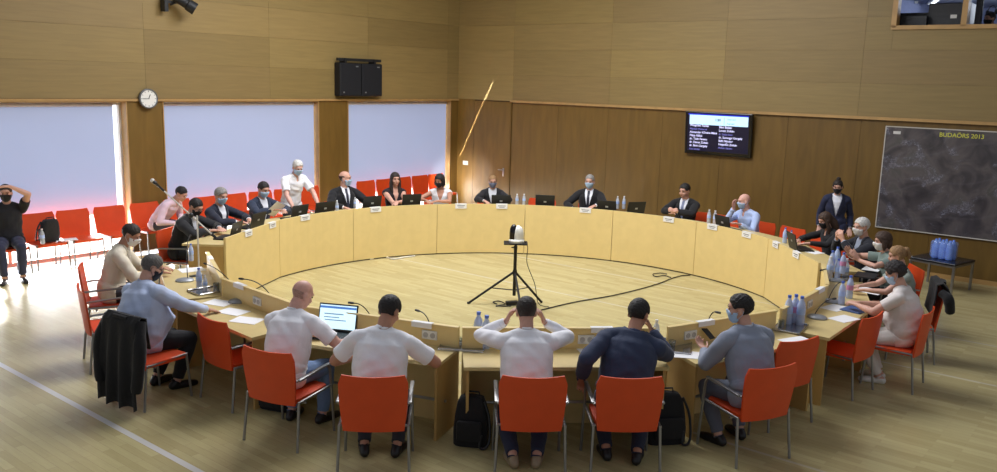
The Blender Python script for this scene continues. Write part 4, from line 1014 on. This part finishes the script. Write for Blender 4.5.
def bottle(p, label, kind='blue', s=1.0, group=None):
    k = (kind, s)
    if k not in BT:
        o = thing('water_bottle', label, 'bottle', p, 0, group); h = .235*s; r = .034*s
        mb = MB(); mb.lathe([(.001,0),(r*.9,0),(r,.012*s),(r,.06*s),(r*.93,.075*s),(r,.09*s),(r,.15*s),(r*.8,.185*s),(r*.4,.212*s),(r*.38,.225*s),(.001,.225*s)], 14); obj('bottle_body', mb, PETP if kind == 'clear' else PET, o, True)
        mb = MB(); mb.lathe([(.001,.222*s),(r*.45,.222*s),(r*.45,.242*s),(.001,.243*s)], 10); obj('cap', mb, CAPW if kind == 'clear' else CAPB, o, True)
        mb = MB(); mb.lathe([(r*1.01,.092*s),(r*1.02,.095*s),(r*1.02,.14*s),(r*1.01,.143*s)], 14); obj('paper_label', mb, LABP if kind == 'pink' else LAB, o, True); BT[k] = o; return o
    o = dup(BT[k], p, 0, label)
    if group: o['group'] = group
    elif 'group' in o: del o['group']
    return o
def glass(p, label, group=None):
    mb = MB(); mb.lathe([(.001,0),(.028,0),(.033,.09),(.031,.09),(.026,.006),(.001,.006)], 14); o = obj('drinking_glass', mb, GLS, None, True); o.location = p; tag(o, label, 'glass', group)
def B(px, py, label, kind='blue', s=1.0, group=None): bottle(put(px, py, .11*s), label, kind, s, group)
tray(210,291,-75,'silver tray at the left low desk before the large man'); B(199,279,'blue bottle standing on the left silver tray'); B(205,284,'smaller clear bottle on the left silver tray','clear',.8); glass(put(216,287,.04),'glass on the left silver tray')
p = tray(463,347,0,'silver tray bridging two low desks left of the man touching his ears'); bottle(put(478,344), 'blue bottle on the middle tray, behind the other one', 'blue', 1.3); bottle(put(486,348), 'blue bottle on the middle tray, nearest the man in white', 'blue', 1.3); glass(put(459,342,.045),'small glass on the middle tray')
tray(676,347,55,'silver tray between the man in navy and the man in grey'); B(656,333,'clear bottle right of the man in navy','clear',1.0); glass(put(672,345,.045),'glass on the tray left of the man in grey')
tray(790,328,15,'silver tray with three bottles right of the man in grey'); B(788.5,311,'left bottle of the three on the right silver tray','blue',1.3,'bottles on the right silver tray'); B(795,310,'middle bottle of the three on the right silver tray','pink',1.3,'bottles on the right silver tray'); B(801,312,'right bottle of the three on the right silver tray','blue',1.3,'bottles on the right silver tray'); glass(put(781,324,.045),'glass left of the three bottles on the right tray')
for i, (px, py, kd, l) in enumerate([(832,262,'blue','bottle at the back of the right-hand cluster, nearest the tall desk'),(837,258,'blue','bottle of the right-hand cluster beside the white-haired man'),(843,264,'pink','pinkish-labelled bottle in the right-hand cluster'),(830,268,'clear','clear bottle at the left of the right-hand cluster'),(846,270,'clear','clear bottle at the front right of the right-hand cluster'),(850,288,'pink','pink-labelled bottle before the blonde woman'),(842,294,'blue','blue bottle just behind the desk microphone of the woman with curly hair'),(838,270,'blue','bottle in the middle of the right-hand cluster')]): B(px, py, l, kd, 1.15, 'bottles at the right end')
B(337,207,'small clear bottle before the balding man','clear',.9); B(355,203,'small clear bottle right of the balding man\'s tie','clear',.8); B(517,200,'left of the two bottles right of the fair-haired person','clear',.9); B(524,200,'right of the two bottles right of the fair-haired person','clear',.9)
B(617.5,203,'left of the two bottles right of the grey-haired man','clear',1.0); B(624,203,'right of the two bottles right of the grey-haired man','clear',1.0); B(709,217,'left of the two bottles right of the man with clasped hands','clear',1.0); B(715,218,'right of the two bottles right of the man with clasped hands','clear',1.0)
B(785,236,'blue bottle right of the bald man in light blue, taller one','blue',1.0); B(791,238,'blue bottle right of the bald man in light blue, nearer the laptop','blue',.9); B(191,253,'blue-capped bottle behind the low upstand by the boom stand','blue',.95); glass(put(250,226,.05),'glass before the grey-haired man in navy')

# ------------------------------------------------------------------ things on the floor
# camera on a tripod
tp = thing('tripod', 'black tripod in the middle of the desk ring under a small camera', 'tripod', (.25, 12.05, 0))
BLM = mat('tripod black', (22,22,24), .45, .2)
obj('pole', MB().tube([(0,0,.12),(0,0,.81)], .024, 10), BLM, tp, True); obj('inner_pole', MB().tube([(0,0,.75),(0,0,.88)], .018, 10), BLM, tp, True)
obj('collar', MB().lathe([(.001,.42),(.032,.42),(.036,.46),(.03,.50),(.001,.50)], 12), BLM, tp, True); obj('clamp', MB().lathe([(.001,.80),(.026,.80),(.028,.85),(.001,.85)], 12).tube([(-.02,0,.83),(-.06,0,.83)], .01, 6), BLM, tp, True)
for fx_, fy_ in ((-.65,-.10), (.40,.07), (.10,-.50)):
    l = obj('leg', MB().tube([(fx_*.04,fy_*.04,.46),(fx_,fy_,.018)], .017, 8), BLM, tp, True); obj('rubber_foot', MB().tube([(fx_*.97,fy_*.97,.022),(fx_*1.04,fy_*1.04,.014)], .018, 8), BLM, l, True)
    obj('brace', MB().tube([(0,0,.2),(fx_*.5,fy_*.5,.235)], .008, 6), BLM, tp, True)
obj('plate', MB().rbox((0,0,.895), (.34,.24,.022), .006), BLM, tp)
pc = thing('video_camera', 'small white and black dome camera on the tripod', 'camera', (.26, 12.05, .907))
obj('base', MB().lathe([(.001,0),(.11,0),(.115,.03),(.095,.05),(.001,.05)], 24), PLA, pc, True); 
mb = MB(); mb.tube([(.02,0,.05),(.02,0,.13),(.02,0,.19),(.02,0,.225),(.02,0,.245)], [.082,.082,.072,.045,.012], 20); obj('head', mb, PLA, pc, True)
mb = MB(); mb.tube([(-.042,-.004,.05),(-.042,-.004,.14),(-.042,-.004,.20),(-.042,-.004,.24),(-.04,-.004,.26)], [.062,.062,.055,.036,.01], 16); obj('lens_unit', mb, mat('gloss black', (0,0,0)), pc, True)
CAB = mat('cable black', (36,34,32), .6)
def cable(pts, r, label, name='cable', m=CAB):
    o = obj(name, MB().tube(pts, r, 6), m, None, True); tag(o, label, 'cable'); return o
def smooth(P, n=8):
    P = [Vector(p) for p in P]; out = []
    for i in range(len(P)-1):
        a, b_, c_, d = P[max(i-1,0)], P[i], P[i+1], P[min(i+2,len(P)-1)]
        for k in range(n):
            t = k/n; out.append(.5*((2*b_)+(c_-a)*t+(2*a-5*b_+4*c_-d)*t*t+(3*b_-a-3*c_+d)*t**3))
    return out+[P[-1]]
g = lambda px, py, z=.012: at(px, py, z)
cable(smooth([(.35,12.04,.95),(.42,12.0,.86),(.42,11.98,.62),(.54,11.95,.32),(.60,11.9,.05),g(549,307),g(541,310)]), .006, 'thin cable hanging from the camera to the floor')
cable(smooth([g(541,310),g(575,302),g(610,296),g(640,289),g(660,283),g(670,279),g(680,276),g(690,275)]), .009, 'long black cable running across the floor to the tall desks')
cable(smooth([g(497,304),g(493,302),g(499,301),g(505,304),g(496,306),g(511,306)]), .008, 'small coil of cable on the floor under the tripod')
o = thing('power_adapter', 'black power adapter on the floor under the tripod', 'adapter', g(512,305,0), .3); obj('block', MB().rbox((0,0,.03), (.18,.09,.06), .012), BLM, o); obj('plug', MB().tube([(.09,0,.03),(.14,.01,.025)], .014, 6), BLM, o)
cable(smooth([g(370,259),g(385,257),g(393,259),g(405,257),g(415,256)]), .012, 'crumpled pale strip lying along the foot of the tall desks at the left', 'floor_strip', mat('pale strip', (226,222,212), .6))
cable(smooth([g(671,277.5),g(664,275.5),g(656,276.5),g(653,274),g(660,273),g(667,274)]), .008, 'short kinked cable end on the floor by the foot of the tall desks')
# microphone boom stand
ms = thing('microphone_stand', 'tall boom microphone stand with a grey boom in the gap between the desks', 'microphone stand', (-4.06, 11.33, 0))
BO_ = Vector((-4.06, 11.33, 0)); mtp = at(161, 188.5, 1.66)-BO_; 
def on_depth(px, py, yv):
    d = fwd+crt*((px-498.5)/FPX)-cup*((py-236)/FPX); t = yv/d.y; return Vector((d.x*t, d.y*t, d.z*t+CAM_H))
tipv = on_depth(163, 190, 11.2)-BO_; endv = on_depth(216, 238, 11.45)-BO_; mid_ = tipv+(endv-tipv)*.52
GRY = mat('stand grey', (208,206,202), .4, .2)
obj('pole', MB().tube([(0,0,.02),(0,0,mid_.z)], .011, 8), GRY, ms, True); obj('boom', MB().tube([tipv, mid_, endv], .010, 8), GRY, ms, True); obj('boom_clamp', MB().ell(mid_, (.035,.03,.035)), DARK, ms, True)
obj('counterweight', MB().tube([endv-(endv-tipv).normalized()*.08, endv], .018, 8), DARK, ms, True)
bd = (tipv-endv).normalized(); k = obj('microphone', MB().tube([tipv-bd*.02, tipv+bd*.12, tipv+bd*.13, tipv+bd*.19], [.014,.017,.026,.022], 10), DARK, ms, True); obj('grille', MB().ell(tipv+bd*.18, (.027,.027,.027)), GRY, k, True)
for a_ in range(3): obj('leg', MB().tube([(0,0,.14),(.22*math.cos(a_*2.094+.5), .22*math.sin(a_*2.094+.5), .012)], .009, 6), DARK, ms, True)
# bags
BAGM = cloth('bag black', (20,20,23), .5)
def bag(p, rz, label, w, d, h, strap=True):
    o = thing('bag', label, 'bag', p, rz, None); mb = MB(); 
    n_ = 16; prof = []
    for i, (z, k) in enumerate([(0,.92),(.03,1),(.3,1.04),(.6,.98),(.85,.86),(.97,.7),(1,.5)]):
        prof.append([(w/2*k*math.copysign(abs(math.cos(2*math.pi*j/n_))**.45, math.cos(2*math.pi*j/n_)), d/2*k*math.copysign(abs(math.sin(2*math.pi*j/n_))**.6, math.sin(2*math.pi*j/n_))+.05*z, z*h+.004*math.sin(j*2+i)) for j in range(n_)])
    vs = [q for r_ in prof for q in r_]; fs = [(i*n_+j, i*n_+(j+1) % n_, (i+1)*n_+(j+1) % n_, (i+1)*n_+j) for i in range(6) for j in range(n_)]+[tuple(range(n_-1,-1,-1)), tuple(range(6*n_, 7*n_))]
    for v in range(n_): vs[v] = (vs[v][0], vs[v][1], 0)
    mb.add(vs, fs); obj('bag_body', mb, BAGM, o, True)
    obj('front_pocket', MB().rbox((0,-d/2-.012,h*.36), (w*.72,.05,h*.42), .02), BAGM, o, True)
    if strap:
        obj('handle', MB().tube([(-.07,.05,h*.97),(-.06,.05,h*1.08),(.06,.05,h*1.08),(.07,.05,h*.97)], .009, 6), DARK, o, True)
        obj('strap', MB().tube(smooth([(w*.40,0,h*.92),(w*.56,-.03,h*.6),(w*.6,-.06,h*.2),(w*.5,-.10,.02),(w*.34,-.11,.03),(w*.38,-.09,h*.3)]), .012, 6), DARK, o, True)
    return o
bag(Vector((-.20,7.14,0)), hd(8), 'black bag on the floor left of the man touching his ears', .30, .16, .44)
bag(Vector((1.56,7.30,0)), hd(-10), 'black shoulder bag on the floor between the man in navy and the man in grey', .36, .15, .46)
bag(Vector((-2.10,7.86,0)), hd(20), 'dark bag on the floor under the desk of the bald man in white', .36, .2, .28, False)
p = lw(10.25, .47, .46); bag(p, math.atan2(NL.x, -NL.y)+.2, 'dark backpack on a red window chair beside the man in black', .3, .16, .36)
p = lw(10.0, .47, .52); o = obj('paper_sheet', MB().box((0,0,.003), (.3,.21,.004)), PAP); o.location = p; o.rotation_euler = (0,0,.6); tag(o, 'white sheet on the window chair beside the backpack', 'paper')
p = lw(10.42, .47, .62); bottle(p, 'clear bottle beside the backpack on the window chair', 'clear', 1.0)
# side table with a pack of water
st = thing('side_table', 'low black side table with grey metal legs by the wood wall', 'side table', (7.30, 13.78, 0), 0); 
ax = Vector((.62,-.785)); st.rotation_euler = (0,0,math.atan2(ax.y, ax.x))
obj('table_top', MB().rbox((0,0,.49), (.74,.72,.035), .008), mat('black glass top', (24,26,34), .25), st)
for sx in (-1,1):
    for sy in (-1,1): obj('leg', MB().box((sx*.345,sy*.335,.236), (.035,.035,.472)), STEEL, st)
obj('apron', MB().box((0,-.335,.455), (.655,.03,.03)).box((0,.335,.455), (.655,.03,.03)).box((-.345,0,.455), (.03,.635,.03)).box((.345,0,.455), (.03,.635,.03)), STEEL, st)
wp = thing('water_pack', 'shrink-wrapped pack of blue water bottles on the black side table', 'water pack', (7.30, 13.76, .508), st.rotation_euler.z)
WRAP = mat('pack bottles', (120,158,246), .15, 0, .15); FILM = mat('shrink film', (150,180,255), .1, 0, .3, 9, alpha=.35)
for i in range(3):
    for j in range(2):
        mb = MB(); mb.lathe([(.001,0),(.052,0),(.055,.02),(.055,.2),(.03,.27),(.018,.29),(.018,.315),(.001,.315)], 14, Matrix.Translation(((i-1)*.113,(j-.5)*.113,.004))); obj('bottle', mb, WRAP, wp, True)
obj('film', MB().rbox((0,0,.15), (.36,.25,.29), .04, seg=3), FILM, wp, True)
# draped jackets
def jacket(chair_xy, h, label, m, w0=.27, low=.10, top=.885, name='jacket', wide=1.15, y_off=0):
    o = thing(name, label, 'jacket', (chair_xy[0], chair_xy[1], 0), hd(h)); rows = []; nx = 22; rg = random.Random(5)
    path = [(-.19,.60),(-.215,.78),(-.22,top+.015),(-.275,top+.035),(-.33,top-.02),(-.345,.74),(-.36,.58),(-.37,.42),(-.375,.26),(-.37,low)]
    zl = lambda z: top-(top-z)*(top-low)/(top-.05)
    path = [(y, z if i < 5 or low < .1 else zl(.05 if i == 9 else z)) for i, (y, z) in enumerate(path)]
    for i, (y, z) in enumerate(path):
        k = w0*(1+.12*max(0, i-3)*wide/4); fold = .018*max(0, i-4)/3
        rows.append([(k*(2*j/nx-1), y+y_off-fold*math.sin(j*.85+i*.25)*1.3-.02*(1-(2*j/nx-1)**2)*(i > 2), z+.02*math.sin(j*.9)*(i == len(path)-1)) for j in range(nx+1)])
    mb = MB(); mb.grid(rows); q = obj('cloth_body', mb, m, o, True); s = q.modifiers.new('s', 'SOLIDIFY'); s.thickness = .014; s.offset = 0
    for s_ in (-1, 1):
        mb = MB(); mb.tube(smooth([(s_*w0*.95,-.27,.88),(s_*w0*1.18,-.33,.70 if low < .1 else .84),(s_*w0*1.22,-.36,.48 if low < .1 else .76),(s_*w0*1.1,-.38,low+(.18 if low < .1 else -.04))], 4), [.05]*4+[.06]*4+[.055]*4+[.045], 10); obj('sleeve', mb, m, o, True)
    obj('collar', MB().tube([(-.10,-.315,top+.015),(0,-.33,top+.025),(.10,-.315,top+.015)], .022, 8), m, o, True)
    return o
JK = cloth('black jacket', (11,11,15), .4)
jacket((-3.37,8.03), 32, 'black jacket draped over the chair of the large man in light blue', JK, .25, .05)
jacket((5.02,10.06), -72, 'black jacket over the chair behind the woman with curly hair', JK, .25, .70, .95)

# ------------------------------------------------------------------ who is there
def far(th, label, top, r=5.03, dh=0, **k):
    x, y, h = seat_at(th, r); k.setdefault('hands', ((.17,.47,.91), (-.17,.47,.91))); k.setdefault('vox', .009); k.setdefault('elbow', ((1,-.35,-.2),(-1,-.35,-.2)))
    return person(label, x, y, h+dh, 0, top, **k)
BLK2 = (26,26,32)
# tall desks, from the left
far(-80.5, 'man in a black suit bent over a laptop under the microphone boom', ('jacket',(24,25,30),(200,204,214)), hair=('short','black'), mask='black', lean=(16,20), fat=1.12, head=(30,8), hands=((.1,.52,.915),(-.13,.55,.915)), glasses=True)
far(-70, 'grey-haired man in a navy suit with a light blue mask at the tall desk', ('jacket',(30,34,52),(226,228,236)), hair=('full','grey'), mask='blue', lean=(6,8), head=(14,12), hands=((.12,.50,.915),(-.14,.52,.915)))
far(-58.5, 'man in a dark suit and light blue mask reading a sheet', ('jacket',(40,50,72),(226,228,236)), hair=('short','black'), mask='blue', lean=(4,6), head=(18,2), hands=((.10,.40,.98),(-.14,.42,.94)))
x, y, h = seat_at(-50, 5.12)
person('standing man with white hair and white shirt leaning on the tall desk', x, y, h+2, 0, ('short',(246,246,252)), ('trousers',(34,36,46)), 'pink', ('short','white'), 'blue', (14,18), 0, (24,6), ((.26,.50,.875),(-.26,.52,.875)), ((1,-.3,0),(-1,-.3,0)), stand=True, vox=.009, S=1.03)
far(-38, 'balding man in a black suit and tie turned to his left', ('jacket',BLK,(228,230,238)), hair=('balding','dark'), mask='blue', tie=(34,36,56), lean=(-2,-2), fat=1.1, head=(2,-48), S=1.1, hands=((.2,.38,.86),(-.2,.38,.86)))
far(-26.7, 'woman with long dark hair in a sleeveless black top, arms crossed on the desk', ('sleeveless',(30,22,30)), hair=('long','dark'), female=True, lean=(4,6), head=(2,0), hands=((-.10,.44,.91),(.10,.47,.91)), elbow=((1,-.2,-.5),(-1,-.2,-.5)))
far(-16, 'woman with dark bobbed hair, black mask and white sleeveless top', ('sleeveless',(236,236,240)), hair=('bob','black'), mask='black', female=True, lean=(8,12), legs=((.04,.30,.085),(-.14,.34,.085)), dh=18, head=(12,24), hands=((.22,.46,.91),(.02,.48,.91)), skin='tan', S=1.02)
far(-4.5, 'fair-haired person with glasses, grey-blue mask and black jacket', ('jacket',BLK2,(214,216,222)), hair=('short','fair'), mask='greyblue', lean=(4,6), head=(8,0), glasses=True, S=.99, female=True)
far(17.2, 'grey-haired man in a black suit and light blue mask, right of the empty middle seat', ('jacket',BLK,(232,234,242)), hair=('short','grey'), mask='blue', tie=(30,32,48), lean=(-2,0), head=(4,4), hands=((.24,.34,.80),(-.2,.46,.91)), S=1.07)
far(39, 'dark-haired man in a black suit with clasped hands and no mask', ('jacket',BLK,(228,230,238)), hair=('full','black'), tie=(120,130,160), lean=(0,4), head=(12,8), hands=((.035,.40,.95),(-.035,.42,.95)), hand_pose=({'n':(-1,0,0),'curl':.9,'dir':(-.55,.6,.3)},{'n':(1,0,0),'curl':.9,'dir':(.55,.6,.3)}), S=1.06)
far(54.5, 'bald man in a light blue shirt and mask resting his cheek on his hand', ('shirt',(178,196,234)), bottom=('trousers',(50,54,70)), skin='pink', hair=('bald','stubble'), mask='blue', lean=(12,14), tilt=4, head=(8,30), hands=((.10,.36,1.15),(-.14,.46,.915)), elbow=((.5,.2,-1),(-.5,-.4,-.8)), hand_pose=({'dir':(.0,.1,1),'n':(-1,0,0),'curl':.5},{}), S=1.04)
person('standing woman with a hair bun, black mask and navy blazer by the wood wall', 5.80, 14.60, -162, 0, ('jacket',(32,38,66),(232,234,242)), ('trousers',(30,32,44)), 'fair', ('bun','dark'), 'black', (0,2), 0, (14,10), ((.25,.04,.84),(-.25,.04,.84)), ((.3,-1,0),(-.3,-1,0)), stand=True, female=True, vox=.009, S=.97)
far(75.5, 'seated woman with long brown hair in a black dress at a laptop', ('shirt',(22,20,24)), bottom=('trousers',(22,20,24)), hair=('long','brown'), female=True, lean=(8,12), legs=((.04,.30,.085),(-.14,.34,.085)), head=(24,10), hands=((.1,.52,.91),(-.16,.52,.91)), mask='black', skin='fair', S=1.0)
far(86, 'white-haired man with a white mask in a black jacket, hands before his mouth', ('jacket',(26,28,38),(150,160,180)), hair=('full','white'), mask='white', lean=(8,10), head=(8,-4), hands=((.09,.42,1.10),(-.09,.42,1.10)), elbow=((.9,.1,-1),(-.9,.1,-1)), hand_pose=({'dir':(-.3,.3,.9),'n':(-.6,-.5,.2),'curl':.8},{'dir':(.3,.3,.9),'n':(.6,-.5,.2),'curl':.8}), S=1.05)
far(95.5, 'woman with brown hair and a white mask raising her open hands', ('tee',(120,136,130)), hair=('bob','brown'), mask='white', female=True, lean=(12,14), legs=((.13,.34,.085),(-.05,.30,.085)), head=(10,4), hands=((.10,.50,1.0),(-.12,.48,.98)), hand_pose=({'dir':(-.1,.6,.7),'n':(-1,0,0),'curl':.2},{'dir':(.1,.6,.7),'n':(1,0,0),'curl':.2}), S=.99)
person('blonde woman with tied-up hair and bare arms, behind the woman with curly hair', 5.00, 10.18, -80, 0, ('tee',(150,160,150)), ('trousers',(60,60,70)), 'fair', ('tied','fair'), None, (10,12), 0, (14,10), ((.08,.52,.80),(-.14,.52,.80)), female=True, S=.98)
person('woman with dark curly hair, light blue mask, pale short-sleeved top and white sandals', 4.50, 9.06, -54, 0, ('blouse',(222,214,210)), ('trousers',(214,208,202)), 'fair', ('curly','curly'), 'blue', (10,14), 0, (22,-6), ((.02,.50,.83),(-.10,.52,.83)), female=True, fat=1.34, S=1.0, shoes=(226,222,216), sandals=True, hand_pose=({'dir':(-.5,.7,.1),'n':(-.3,0,-1),'curl':.6},{'dir':(.5,.7,.1),'n':(.3,0,-1),'curl':.6}), legs=((.03,.24,.08),(-.15,.20,.08)))
# low desks, near side from the left
person('man in a cream jacket and white mask looking down', -4.63, 9.99, 72, 0, ('jacket',CREAM,(236,236,236)), ('trousers',(60,60,70)), 'tan', ('short','dark'), 'white', (12,18), 0, (30,8), ((.14,.50,.80),(-.14,.52,.80)), S=1.06)
person('large grey-haired man in a light blue shirt with a black mask, hands on the desk', -3.52, 8.16, 36, 0, ('shirt',(192,206,236)), ('trousers',(22,22,28)), 'fair', ('short','salt'), 'black', (8,14), -8, (26,14), ((.26,.60,.785),(.04,.62,.785)), fat=1.52, S=1.05, glasses=True, legs=((.14,.28,.085),(-.12,.22,.085)), shoes=(18,18,20))
person('bald man in white short sleeves and jeans reaching to the lit laptop', -1.88, 7.27, 22, 0, ('short',(246,246,252)), ('jeans',(104,130,170)), 'pink', ('bald','stubble'), None, (20,26), -4, (28,22), ((.36,.54,.78),(-.06,.48,.78)), fat=1.18, S=1.06, legs=((.16,.36,.085),(-.14,.30,.085)))
person('dark-haired man in white short sleeves, head bent to his right', -.97, 6.76, 0, 0, ('short',(246,246,252)), ('trousers',(38,38,46)), 'tan', ('full','black'), None, (10,14), 4, (34,24), ((.34,.42,.80),(-.24,.40,.78)), ((1,-.4,-.5),(-1,-.5,-.5)), fat=1.26, S=1.06, legs=((.15,.12,.085),(-.13,.12,.085)))
person('man in a white long-sleeved shirt raising both hands to his ears', .27, 6.84, -2, 0, ('shirt',(246,246,252)), ('trousers',(40,46,70)), 'fair', ('short','dark'), None, (22,26), 0, (20,0), ((.165,.40,1.115),(-.165,.40,1.115)), ((1,-.12,-.75),(-1,-.12,-.75)), fat=1.22, S=1.06,
       hand_pose=({'dir':(-.35,-.1,.9),'n':(-1,-.2,0),'curl':.75},{'dir':(.35,-.1,.9),'n':(1,-.2,0),'curl':.75}), legs=((.10,-.10,.085),(-.10,-.10,.085)), shoes=(150,130,104))
person('man in a navy suit leaning to his right with a hand by his face', 1.10, 6.92, 4, 0, ('jacket',(46,57,84),(70,80,110)), ('trousers',(34,40,60)), 'tan', ('full','black'), None, (22,26), 10, (22,28), ((.27,.58,1.0),(-.36,.10,.68)), ((.8,.0,-1),(-.5,-.9,-.1)), fat=1.24, S=1.06, hand_pose=({'dir':(-.4,.2,.8),'n':(-1,0,0),'curl':.7},{'dir':(.1,.5,-.6),'curl':.6}), legs=((.14,-.05,.085),(-.12,.0,.085)))
person('man in a light grey suit and light blue mask looking left over his phone', 2.27, 7.14, -26, 0, ('jacket',(140,148,166),(220,222,228)), ('trousers',(92,98,114)), 'fair', ('full','black'), 'blue', (18,22), 2, (8,-44), ((.16,.46,.80),(-.12,.52,.80)), ((1,-.5,-.5),(-.7,-.4,-.6)), fat=1.18, S=1.06, hand_pose=({},{'dir':(.1,.9,.25),'n':(.3,0,1),'curl':.6}), legs=((.14,.28,.085),(-.14,.24,.085)))
# by the windows and in the booth
p = lw(10.86, 0, .52)
person('man in a black t-shirt by the window shading his face with a raised arm', p.x, p.y, 150, 0, ('tee',(20,20,26)), ('trousers',(40,44,70)), 'fair', ('short','dark'), 'black', (-4,-4), 0, (6,6), ((.20,.16,.62),(-.06,.16,1.42)), ((.6,-.5,-.6),(-1,.4,.3)), vox=.009, S=1.06, hand_pose=({},{'dir':(.9,.3,.1),'n':(0,0,-1)}), legs=((.10,.44,.085),(-.14,.40,.085)))
p = lw(8.44, 0, .55)
person('person in a pale pink shirt bending forward on a window chair behind the suited men', p.x, p.y, 100, 0, ('shirt',(222,196,210)), ('trousers',(60,60,74)), 'fair', ('short','black'), None, (34,44), 0, (30,0), ((.16,.42,.62),(-.16,.36,.62)), vox=.0095, S=1.04)
bp = on_wall(991, 20, -1.1)
bq = person('person with headphones behind the right booth window pane', bp.x, bp.y, -148, 0, ('tee',(26,28,36)), ('trousers',(30,30,36)), 'fair', ('short','dark'), 'black', (0,0), 0, (8,40), ((.2,.4,.75),(-.2,.4,.75)), vox=.0095, S=.97, seat=.40)
bq.location.z = 3.3
hp_ = MB(); hp_.tube([(.085*math.cos(a_), -.0, .1*math.sin(a_)) for a_ in [k*math.pi/10 for k in range(11)]], .009, 6)
for s_ in (-1, 1): hp_.ell((s_*.09,0,-.01), (.02,.04,.045))
hq_ = obj('headphones', hp_, DARK, bq, True); hq_.location = (.0,.02,1.29); hq_.rotation_euler = (0,0,-R(40))

# ------------------------------------------------------------------ light
w = bpy.data.worlds.new('world'); SC.world = w; w.use_nodes = True
bg = w.node_tree.nodes['Background']; bg.inputs['Color'].default_value = (.86,.90,1,1); bg.inputs['Strength'].default_value = .28
# sky is brightest low on the window side
nt = w.node_tree; tcw = nt.nodes.new('ShaderNodeTexCoord'); dt = nt.nodes.new('ShaderNodeVectorMath'); dt.operation = 'DOT_PRODUCT'; dt.inputs[1].default_value = (NL.x, NL.y, 0)
nt.links.new(tcw.outputs['Generated'], dt.inputs[0]); mrw = nt.nodes.new('ShaderNodeMapRange'); mrw.inputs['From Min'].default_value = .55; mrw.inputs['From Max'].default_value = .95; mrw.inputs['To Min'].default_value = .28; mrw.inputs['To Max'].default_value = 2.2
nt.links.new(dt.outputs['Value'], mrw.inputs['Value']); nt.links.new(mrw.outputs[0], bg.inputs['Strength'])
def area(name, loc, target, size, energy, col=(1,1,1), sy=None, spread=180):
    l = bpy.data.lights.new(name, 'AREA'); l.energy = energy; l.color = col; l.size = size; l.spread = R(spread)
    if sy: l.shape = 'RECTANGLE'; l.size_y = sy
    o = bpy.data.objects.new(name, l); COL.objects.link(o); o.location = loc
    d = Vector(target)-Vector(loc); o.rotation_euler = d.to_track_quat('-Z', 'Y').to_euler(); return o
area('ceiling_light_panel', (-.5, 12.8, 6.6), (-.4, 12.8, 0), 5, 660, (.99,.985,1), 5)
sun = bpy.data.lights.new('sun', 'SUN'); sun.energy = 24; sun.angle = R(5); sun.color = (1,.96,.92)
so = bpy.data.objects.new('sun', sun); COL.objects.link(so)
el = R(15); dirv = Vector((-NL.x*math.cos(el)+.25*TL.x, -NL.y*math.cos(el)+.25*TL.y, -math.sin(el))); so.rotation_euler = dirv.to_track_quat('-Z', 'Y').to_euler()
SC.view_settings.view_transform = 'Standard'; SC.view_settings.look = 'None'; SC.view_settings.exposure = .22
SC.cycles.max_bounces = 8; SC.cycles.transparent_max_bounces = 16
SC.cycles.sample_clamp_indirect = 6
SC.cycles.caustics_reflective = False; SC.cycles.caustics_refractive = False

bl = bpy.data.lights.new('booth_fill', 'POINT'); bl.energy = 55; bl.color = (.8,.88,1); bl.shadow_soft_size = .3  # unseen point light added to brighten the booth interior
bo = bpy.data.objects.new('booth_fill', bl); COL.objects.link(bo); q = rw(11.3, 4.75, -2.4); bo.location = q

# unseen lamps added for the stray sunlight on the wall beside the corner window
pa, pb_ = on_wall(493, 82, 0), on_wall(455.5, 166, 0); nrm = Vector((NR.x, NR.y, 0)); yv = (pb_-pa); Ls = yv.length; yv.normalize(); zv = -nrm; xv = yv.cross(zv).normalized()
l = bpy.data.lights.new('added_streak_lamp', 'AREA'); l.shape = 'RECTANGLE'; l.size = .022; l.size_y = Ls; l.spread = R(3); l.energy = .9; l.color = (1,.98,.95)
o = bpy.data.objects.new('added_streak_lamp', l); COL.objects.link(o); cpt = (pa+pb_)/2-nrm*.8
o.matrix_world = Matrix(((xv.x, yv.x, zv.x, cpt.x), (xv.y, yv.y, zv.y, cpt.y), (xv.z, yv.z, zv.z, cpt.z), (0,0,0,1)))
area('added_glow_lamp', lw(1.2, .9, .35), rw(.25, .6, 0), .3, 7, (1,.95,.92), .5, 90)  # added lamp, makes the bright patch low on the wall by the corner
for i, (a, b) in enumerate(WINS): area('daylight', lw((a+b)/2, .34, -.5), lw((a+b)/2, .0, 2.2), (b-a)*.98, (110,90,170)[i], (.93,.96,1), .6)
